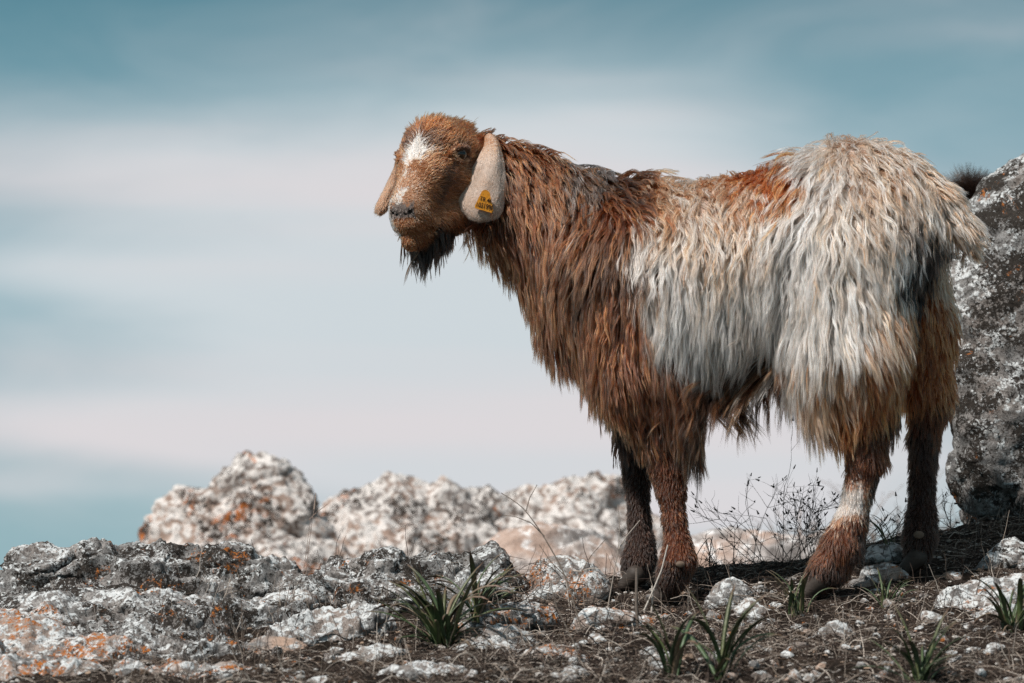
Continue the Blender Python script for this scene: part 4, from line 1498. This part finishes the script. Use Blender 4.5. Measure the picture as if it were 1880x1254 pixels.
def hit(px, py, clear=0.0):
    """first point of the goat's skin along a pixel's ray"""
    d = ray(px, py)
    ys = np.arange(-.42, .42, .001)
    p = CAM[None] + d[None] * ((ys - CAM[1]) / d[1])[:, None]
    k = np.argmax(fd.sample(p) < 0)
    return p[k] - d * clear


# eyes
em, q = new_mat('goat_eye')
tco = q.n('ShaderNodeTexCoord').outputs['Object']
sp = q.n('ShaderNodeSeparateXYZ')
q.put(sp.inputs[0], tco)
slit = q.step(q.math('ABSOLUTE', sp.outputs[2]), .0016, .0030)
finish(q, bsdf(q, q.mix(slit, (.004, .004, .004), (.045, .022, .010)), .12, .5))
for s in (1, -1):
    t, f_ = np.meshgrid(np.linspace(0, math.pi, 13), np.linspace(0, 2 * math.pi, 25)[:-1], indexing='ij')
    v = np.stack([np.sin(t) * np.cos(f_), np.sin(t) * np.sin(f_), np.cos(t)], -1).reshape(-1, 3) * .0165
    ix = np.arange(13 * 24).reshape(13, 24)
    qd = np.stack([ix[:-1], ix[1:], np.roll(ix, -1, 1)[1:], np.roll(ix, -1, 1)[:-1]], -1).reshape(-1, 4)
    e = link('eye', rawmesh('eye', v, qd), goat, em)
    e.location = H(.004, .0590 * s, -.001) - GB


# ears: flattened drooping tubes
def ear(stations, seed):
    n, m = 30, 28
    S = np.array([st[0] for st in stations])
    u = np.linspace(0, 1, n)
    col = lambda k: np.interp(u, S, [st[k] for st in stations])
    px, py, y, hw, th = (col(k) for k in range(1, 6))
    for a in (px, py, y, hw, th):
        a[1:-1] = (a[:-2] + 2 * a[1:-1] + a[2:]) / 4
        a[1:-1] = (a[:-2] + 2 * a[1:-1] + a[2:]) / 4
    C = np.array([P(a, b, c) for a, b, c in zip(px, py, y)])
    ax = unit(np.gradient(C, axis=0))
    wid = unit(np.cross(ax, np.tile((0.0, 1.0, 0.12), (n, 1))))
    nor = np.cross(wid, ax)
    ang = np.linspace(0, 2 * math.pi, m + 1)[:-1]
    cu = .35
    ring = []
    for i in range(n):
        w = hw[i] * .001
        x = np.cos(ang) * w
        z = np.sin(ang) * th[i] * .001 + cu * (x * x) / max(w, 1e-4) * (1 if x is not None else 0)
        z = z + .0022 * np.sin(x * 190 + seed + u[i] * 2.0) * math.sin(math.pi * min(1, u[i] * 1.1)) - .007 * np.exp(-((x / w - .55) / .22) ** 2) * (1 - u[i]) * u[i] * 3
        ring.append(C[i] + wid[i] * x[:, None] + nor[i] * z[:, None])
    v = np.array(ring).reshape(-1, 3)
    ix = np.arange(n * m).reshape(n, m)
    qd = np.stack([ix[:-1], np.roll(ix, -1, 1)[:-1], np.roll(ix, -1, 1)[1:], ix[1:]], -1).reshape(-1, 4)
    v = np.concatenate([v, [C[0], C[-1]]])
    caps = [(ix[0, (j + 1) % m], ix[0, j], n * m) for j in range(m)] + [(ix[-1, j], ix[-1, (j + 1) % m], n * m + 1) for j in range(m)]
    return v, qd, caps, ax, C


ear_skin, q = new_mat('ear_skin')
nn = q.noise(q.n('ShaderNodeTexCoord').outputs['Object'], 160, 4, .6)
finish(q, bsdf(q, q.mix(nn, (.30, .20, .15), (.52, .41, .34)), .8, .2, bump(q, nn, .3, .002)))


def make_ear(stations, seed, cols):
    v, qd, caps, ax, C = ear(stations, seed)
    e = link('ear', rawmesh('ear', v - GB, qd, caps), goat, ear_skin)
    r_ = np.random.default_rng(seed)
    pr, fi = sample_faces(v, qd, 24000)
    a, b, c_, d_ = (v[qd[fi][:, k]] for k in range(4))
    nrm = unit(np.cross(c_ - a, d_ - b))
    cen = C[np.argmin(((pr[:, None, :] - C[None]) ** 2).sum(2), 1)]
    nrm *= np.sign(np.einsum('ij,ij->i', nrm, pr - cen))[:, None]
    axd = ax[np.argmin(((pr[:, None, :] - C[None]) ** 2).sum(2), 1)]
    L = r_.uniform(.0025, .005, len(pr)) + .006 * (r_.random(len(pr)) < .03)
    t = np.linspace(0, 1, 4)
    d = unit(axd + nrm * .16 + r_.normal(size=pr.shape) * .16)
    pts = pr[:, None] + d[:, None] * (t[None, :, None] * L[:, None, None]) - nrm[:, None] * (t[None, :, None] ** 2 * .0008)
    rad = np.full((len(pr), 4), .00020) * (1 - .6 * t[None])
    pal = np.array([srgb(*c) for c in cols])
    mot = perlin(pr * 45 + seed) + .6 * perlin(pr * 130 + seed)
    pk = np.clip(np.round(1.3 + mot * 1.6 + r_.normal(size=len(pr)) * .7), 0, 3).astype(int)
    col = pal[np.array([2, 0, 1, 3])[pk]] * r_.uniform(.8, 1.15, (len(pr), 1))
    us = np.argmin(((pr[:, None, :] - C[None]) ** 2).sum(2), 1) / (len(C) - 1)
    base = us + r_.normal(size=len(pr)) * .06 < .16
    col = np.where(base[:, None], PALA[CI['poll']][r_.integers(4, size=len(pr))], col)
    h = strands('ear_hair', pts - GB, rad, np.clip(col, 0, .9), HAIR)
    h.parent = e
    return e


yb = min(hit(px_, py_)[1] for px_, py_ in ((893, 330), (880, 370), (905, 300), (900, 350)))
print('EAR depth', [round(float(hit(a, b)[1]), 3) for a, b in ((900, 262), (893, 300), (890, 330), (885, 365), (872, 395), (920, 350), (850, 375))])
ye = yb - .022
NEAR_EAR = [(0, 898, 250, ye + .050, 10, 6), (.12, 903, 266, ye + .016, 17, 5), (.3, 901, 296, ye, 27, 4), (.5, 895, 326, ye - .006, 37, 4), (.7, 888, 352, ye - .010, 42, 3.4),
            (.85, 881, 376, ye - .014, 45, 3.0), (.95, 875, 394, ye - .014, 35, 3), (1, 871, 404, ye - .012, 9, 3)]
make_ear(NEAR_EAR, 3, PAL['ear'])
FE = HE[1] + .045
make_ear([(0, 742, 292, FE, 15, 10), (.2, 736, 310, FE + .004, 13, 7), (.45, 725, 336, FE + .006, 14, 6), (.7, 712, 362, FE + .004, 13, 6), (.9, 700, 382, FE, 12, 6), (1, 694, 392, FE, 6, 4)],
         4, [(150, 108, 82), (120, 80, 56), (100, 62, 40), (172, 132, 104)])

# ear tag
tm, q = new_mat('ear_tag_plastic')
nn = q.noise(q.n('ShaderNodeTexCoord').outputs['Object'], 220, 5, .7)
finish(q, bsdf(q, q.mix(q.step(nn, .45, .7), (.62, .24, .012), (.30, .11, .015)), .45, .4, bump(q, nn, .2, .001)))
im, q = new_mat('ear_tag_ink')
finish(q, bsdf(q, (.035, .016, .008), .7, .1))
yt = ye - .026
corner = [((891, 357), 8.5), ((875.5, 379), 4.0), ((902, 386.5), 4.0)]
out = []
for k in range(3):
    (ax_, ay_), (bx_, by_), (cx_, cy2) = corner[k - 1][0], corner[k][0], corner[(k + 1) % 3][0]
    d1 = math.atan2(-(bx_ - ax_) * -1, (by_ - ay_) * -1)
    a0 = math.atan2(by_ - ay_, bx_ - ax_) + math.pi / 2
    a1 = math.atan2(cy2 - by_, cx_ - bx_) + math.pi / 2
    while a1 > a0:
        a1 -= 2 * math.pi
    if a0 - a1 > math.pi:
        a1 += 2 * math.pi
    for s in np.linspace(a0, a1, 8):
        out.append((bx_ + corner[k][1] * math.cos(s), by_ + corner[k][1] * math.sin(s)))
nO = len(out)
fr = [P(x, y, yt + (y - 370) * .00012) for x, y in out]
bk = [p + np.array((0, .0022, 0)) for p in fr]
tg = empty('ear_tag', P(890, 350, yt) - GB)
tg.parent = goat
TO = np.array(tg.location) + GB
tv = np.array(fr + bk) - TO
plate = rawmesh('plate', np.concatenate([tv, [tv[:nO].mean(0), tv[nO:].mean(0)]]), [(k, (k + 1) % nO, nO + (k + 1) % nO, nO + k) for k in range(nO)],
                [((k + 1) % nO, k, 2 * nO) for k in range(nO)] + [(nO + k, nO + (k + 1) % nO, 2 * nO + 1) for k in range(nO)], smooth=False)
pl = link('plate', plate, tg, tm)


def lettering(txt, px, py, size, squeeze):
    cu = bpy.data.curves.new('lettering', 'FONT')
    cu.body = txt
    cu.size = size
    cu.align_x = 'CENTER'
    cu.align_y = 'CENTER'
    cu.extrude = .0002
    cu.offset = .00012
    tmp = link('lettering', cu)
    bpy.context.view_layer.update()
    me = bpy.data.meshes.new_from_object(tmp.evaluated_get(bpy.context.evaluated_depsgraph_get()))
    bpy.data.objects.remove(tmp)
    o = link('lettering', me, tg, im)
    o.location = P(px, py, yt - .0006 + (py - 370) * .00012) - TO
    o.rotation_euler = (math.pi / 2, R(15), 0)
    o.scale = (squeeze, 1, 1)
    return o


lettering('TR 46', 892, 367, .0105, .85)
lettering('1031990', 889.5, 378.5, .0130, .72)
t_, f_ = np.meshgrid(np.linspace(0, math.pi, 7), np.linspace(0, 2 * math.pi, 13)[:-1], indexing='ij')
sv = np.stack([np.sin(t_) * np.cos(f_) * .0022, np.cos(t_) * .0014, np.sin(t_) * np.sin(f_) * .0022], -1).reshape(-1, 3)
ix = np.arange(7 * 12).reshape(7, 12)
sq = np.stack([ix[:-1], ix[1:], np.roll(ix, -1, 1)[1:], np.roll(ix, -1, 1)[:-1]], -1).reshape(-1, 4)
st = link('stud', rawmesh('stud', sv + P(891, 357, yt) - TO, sq), tg, im)

# hooves
hm2, q = new_mat('hoof_horn')
nn = q.noise(q.mapping(q.n('ShaderNodeTexCoord').outputs['Object'], (1, 1, 4)), 90, 5, .65)
finish(q, bsdf(q, q.mix(nn, (.016, .012, .010), (.075, .058, .048)), .6, .3, bump(q, nn, .5, .002)))
for (fx0, fy0), (ax0, ay0) in zip(FEET, ((1224, 1082), (1166, 1056), (1505, 1070), (1683, 1028))):
    gz0 = gz1(fx0, fy0)
    hf = Field((fx0 - .075, fy0 - .075, gz0 - .02), (fx0 + .075, fy0 + .075, gz0 + .075), .003)
    for s in (-1, 1):
        hf.cone(np.array((fx0, fy0, gz0 + .030)) + GR * .0115 * s - GF * .004, .0180, np.array((fx0, fy0, gz0 + .011)) + GR * .0135 * s + GF * .016, .0125, .006)
    z = np.meshgrid(*hf.ax, indexing='ij')[2]
    hf.v = np.maximum(hf.v, (gz0 - .002) - z).astype(np.float32)
    hv, hq = hf.surface()
    link('hoof', rawmesh('hoof', hv - GB, hq), goat, hm2)

# dewclaw pads
dm, q = new_mat('dewclaw_horn')
nn = q.noise(q.n('ShaderNodeTexCoord').outputs['Object'], 150, 4, .6)
finish(q, bsdf(q, q.mix(nn, (.05, .035, .026), (.22, .16, .12)), .75, .2, bump(q, nn, .5, .002)))
for px_, py_, r1 in ((1249, 1036, .0085), (1687, 982, .0100)):
    c = hit(px_, py_, .0035)
    lf = Field(c - .022, c + .022, .0018)
    lf.ell(c, np.eye(3), (r1, .006, r1 * .72), .004)
    lf.cone(c + (-.004, -.007, -.003), .0016, c + (.005, -.007, -.002), .0016, .004, sub=True)
    dv, dq = lf.surface()
    link('dewclaw', rawmesh('dewclaw', dv - GB, dq), goat, dm)

# ------------------------------------------------------------------ a second goat, black, hidden behind the boulder but for its raised tail
Y2 = 1.02
B = lambda px, py, dy=0.0: P(px, py, Y2 + dy)
f1 = fd
fd = Field((.95, .72, -.02), (1.95, 1.40, 1.02), .008)
fd.cone(B(1880, 480), .125, B(2050, 520, .03), .155, .05, region=1)
fd.cone(B(2050, 520, .03), .155, B(2240, 500, .06), .15, .05, region=1)
fd.chain([(B(2260, 460, .06), .11), (B(2360, 390, .08), .08), (B(2400, 350, .08), .065)], .05, region=1)
fd.cone(B(2400, 350, .08), .055, B(2480, 400, .05), .035, .03, region=1)
fd.chain([(B(1815, 425), .040), (B(1793, 388), .026), (B(1772, 362), .016)], .03, region=6)
for s in (-1, 1):
    x0 = 40 * (s > 0)
    fd.chain([(B(1880, 560, .08 * s), .10), (B(1860 + x0, 720, .09 * s), .06), (B(1835 + x0, 830, .09 * s), .036), (B(1845 + x0, 930, .09 * s), .028), (B(1845 + x0, 1010, .09 * s), .030)], .03, region=1)
    fd.chain([(B(2230, 580, .08 * s + .05), .09), (B(2230 + x0, 740, .08 * s + .05), .05), (B(2235 + x0, 880, .08 * s + .05), .03), (B(2230 + x0, 1000, .08 * s + .05), .030)], .03, region=1)
bv, bq = fd.surface()
goat2 = empty('goat', B(2050, 1000))
G2 = np.array(goat2.location)
bm_, q = new_mat('black_hide')
finish(q, bsdf(q, (.012, .011, .011), .7, .2))
link('body', rawmesh('body', bv - G2, bq), goat2, bm_)
tag(goat2, 'black goat hidden behind the dark boulder, only its raised tail tuft showing', 'goat')
bc = bv[bq].mean(1)
breg = fd.region(bc - fd.grad(bc) * .008)
bxp, byp = proj(bc)


def black_strands(name, W, n, L, dirv, seed, lift):
    r_ = np.random.default_rng(seed)
    pr, _ = sample_faces(bv, bq, n, W)
    nr = fd.grad(pr)
    d = unit(np.asarray(dirv) + nr * lift + r_.normal(size=pr.shape) * .22)
    K = 7
    LL = L * r_.uniform(.6, 1.15, n)
    pts = [pr]
    for i in range(1, K):
        d = unit(d + DOWN * .05 + r_.normal(size=pr.shape) * .05)
        pts.append(pts[-1] + d * (LL / (K - 1))[:, None])
    t = np.linspace(0, 1, K)
    return strands(name, np.stack(pts, 1), .0005 * (1 - .75 * t[None]) * np.ones((n, 1)), np.array([srgb(*c) for c in PAL['black']])[r_.integers(4, size=n)], HAIR, goat2)


black_strands('tail_hair', (breg == 6).astype(float), 7000, .060, (-.22, 0, .30), 3, .8)
black_strands('coat', (breg == 1) * np.where(bxp < 1990, 1.0, .45), 16000, .055, (-.25, 0, -1), 4, .35)
fd = f1
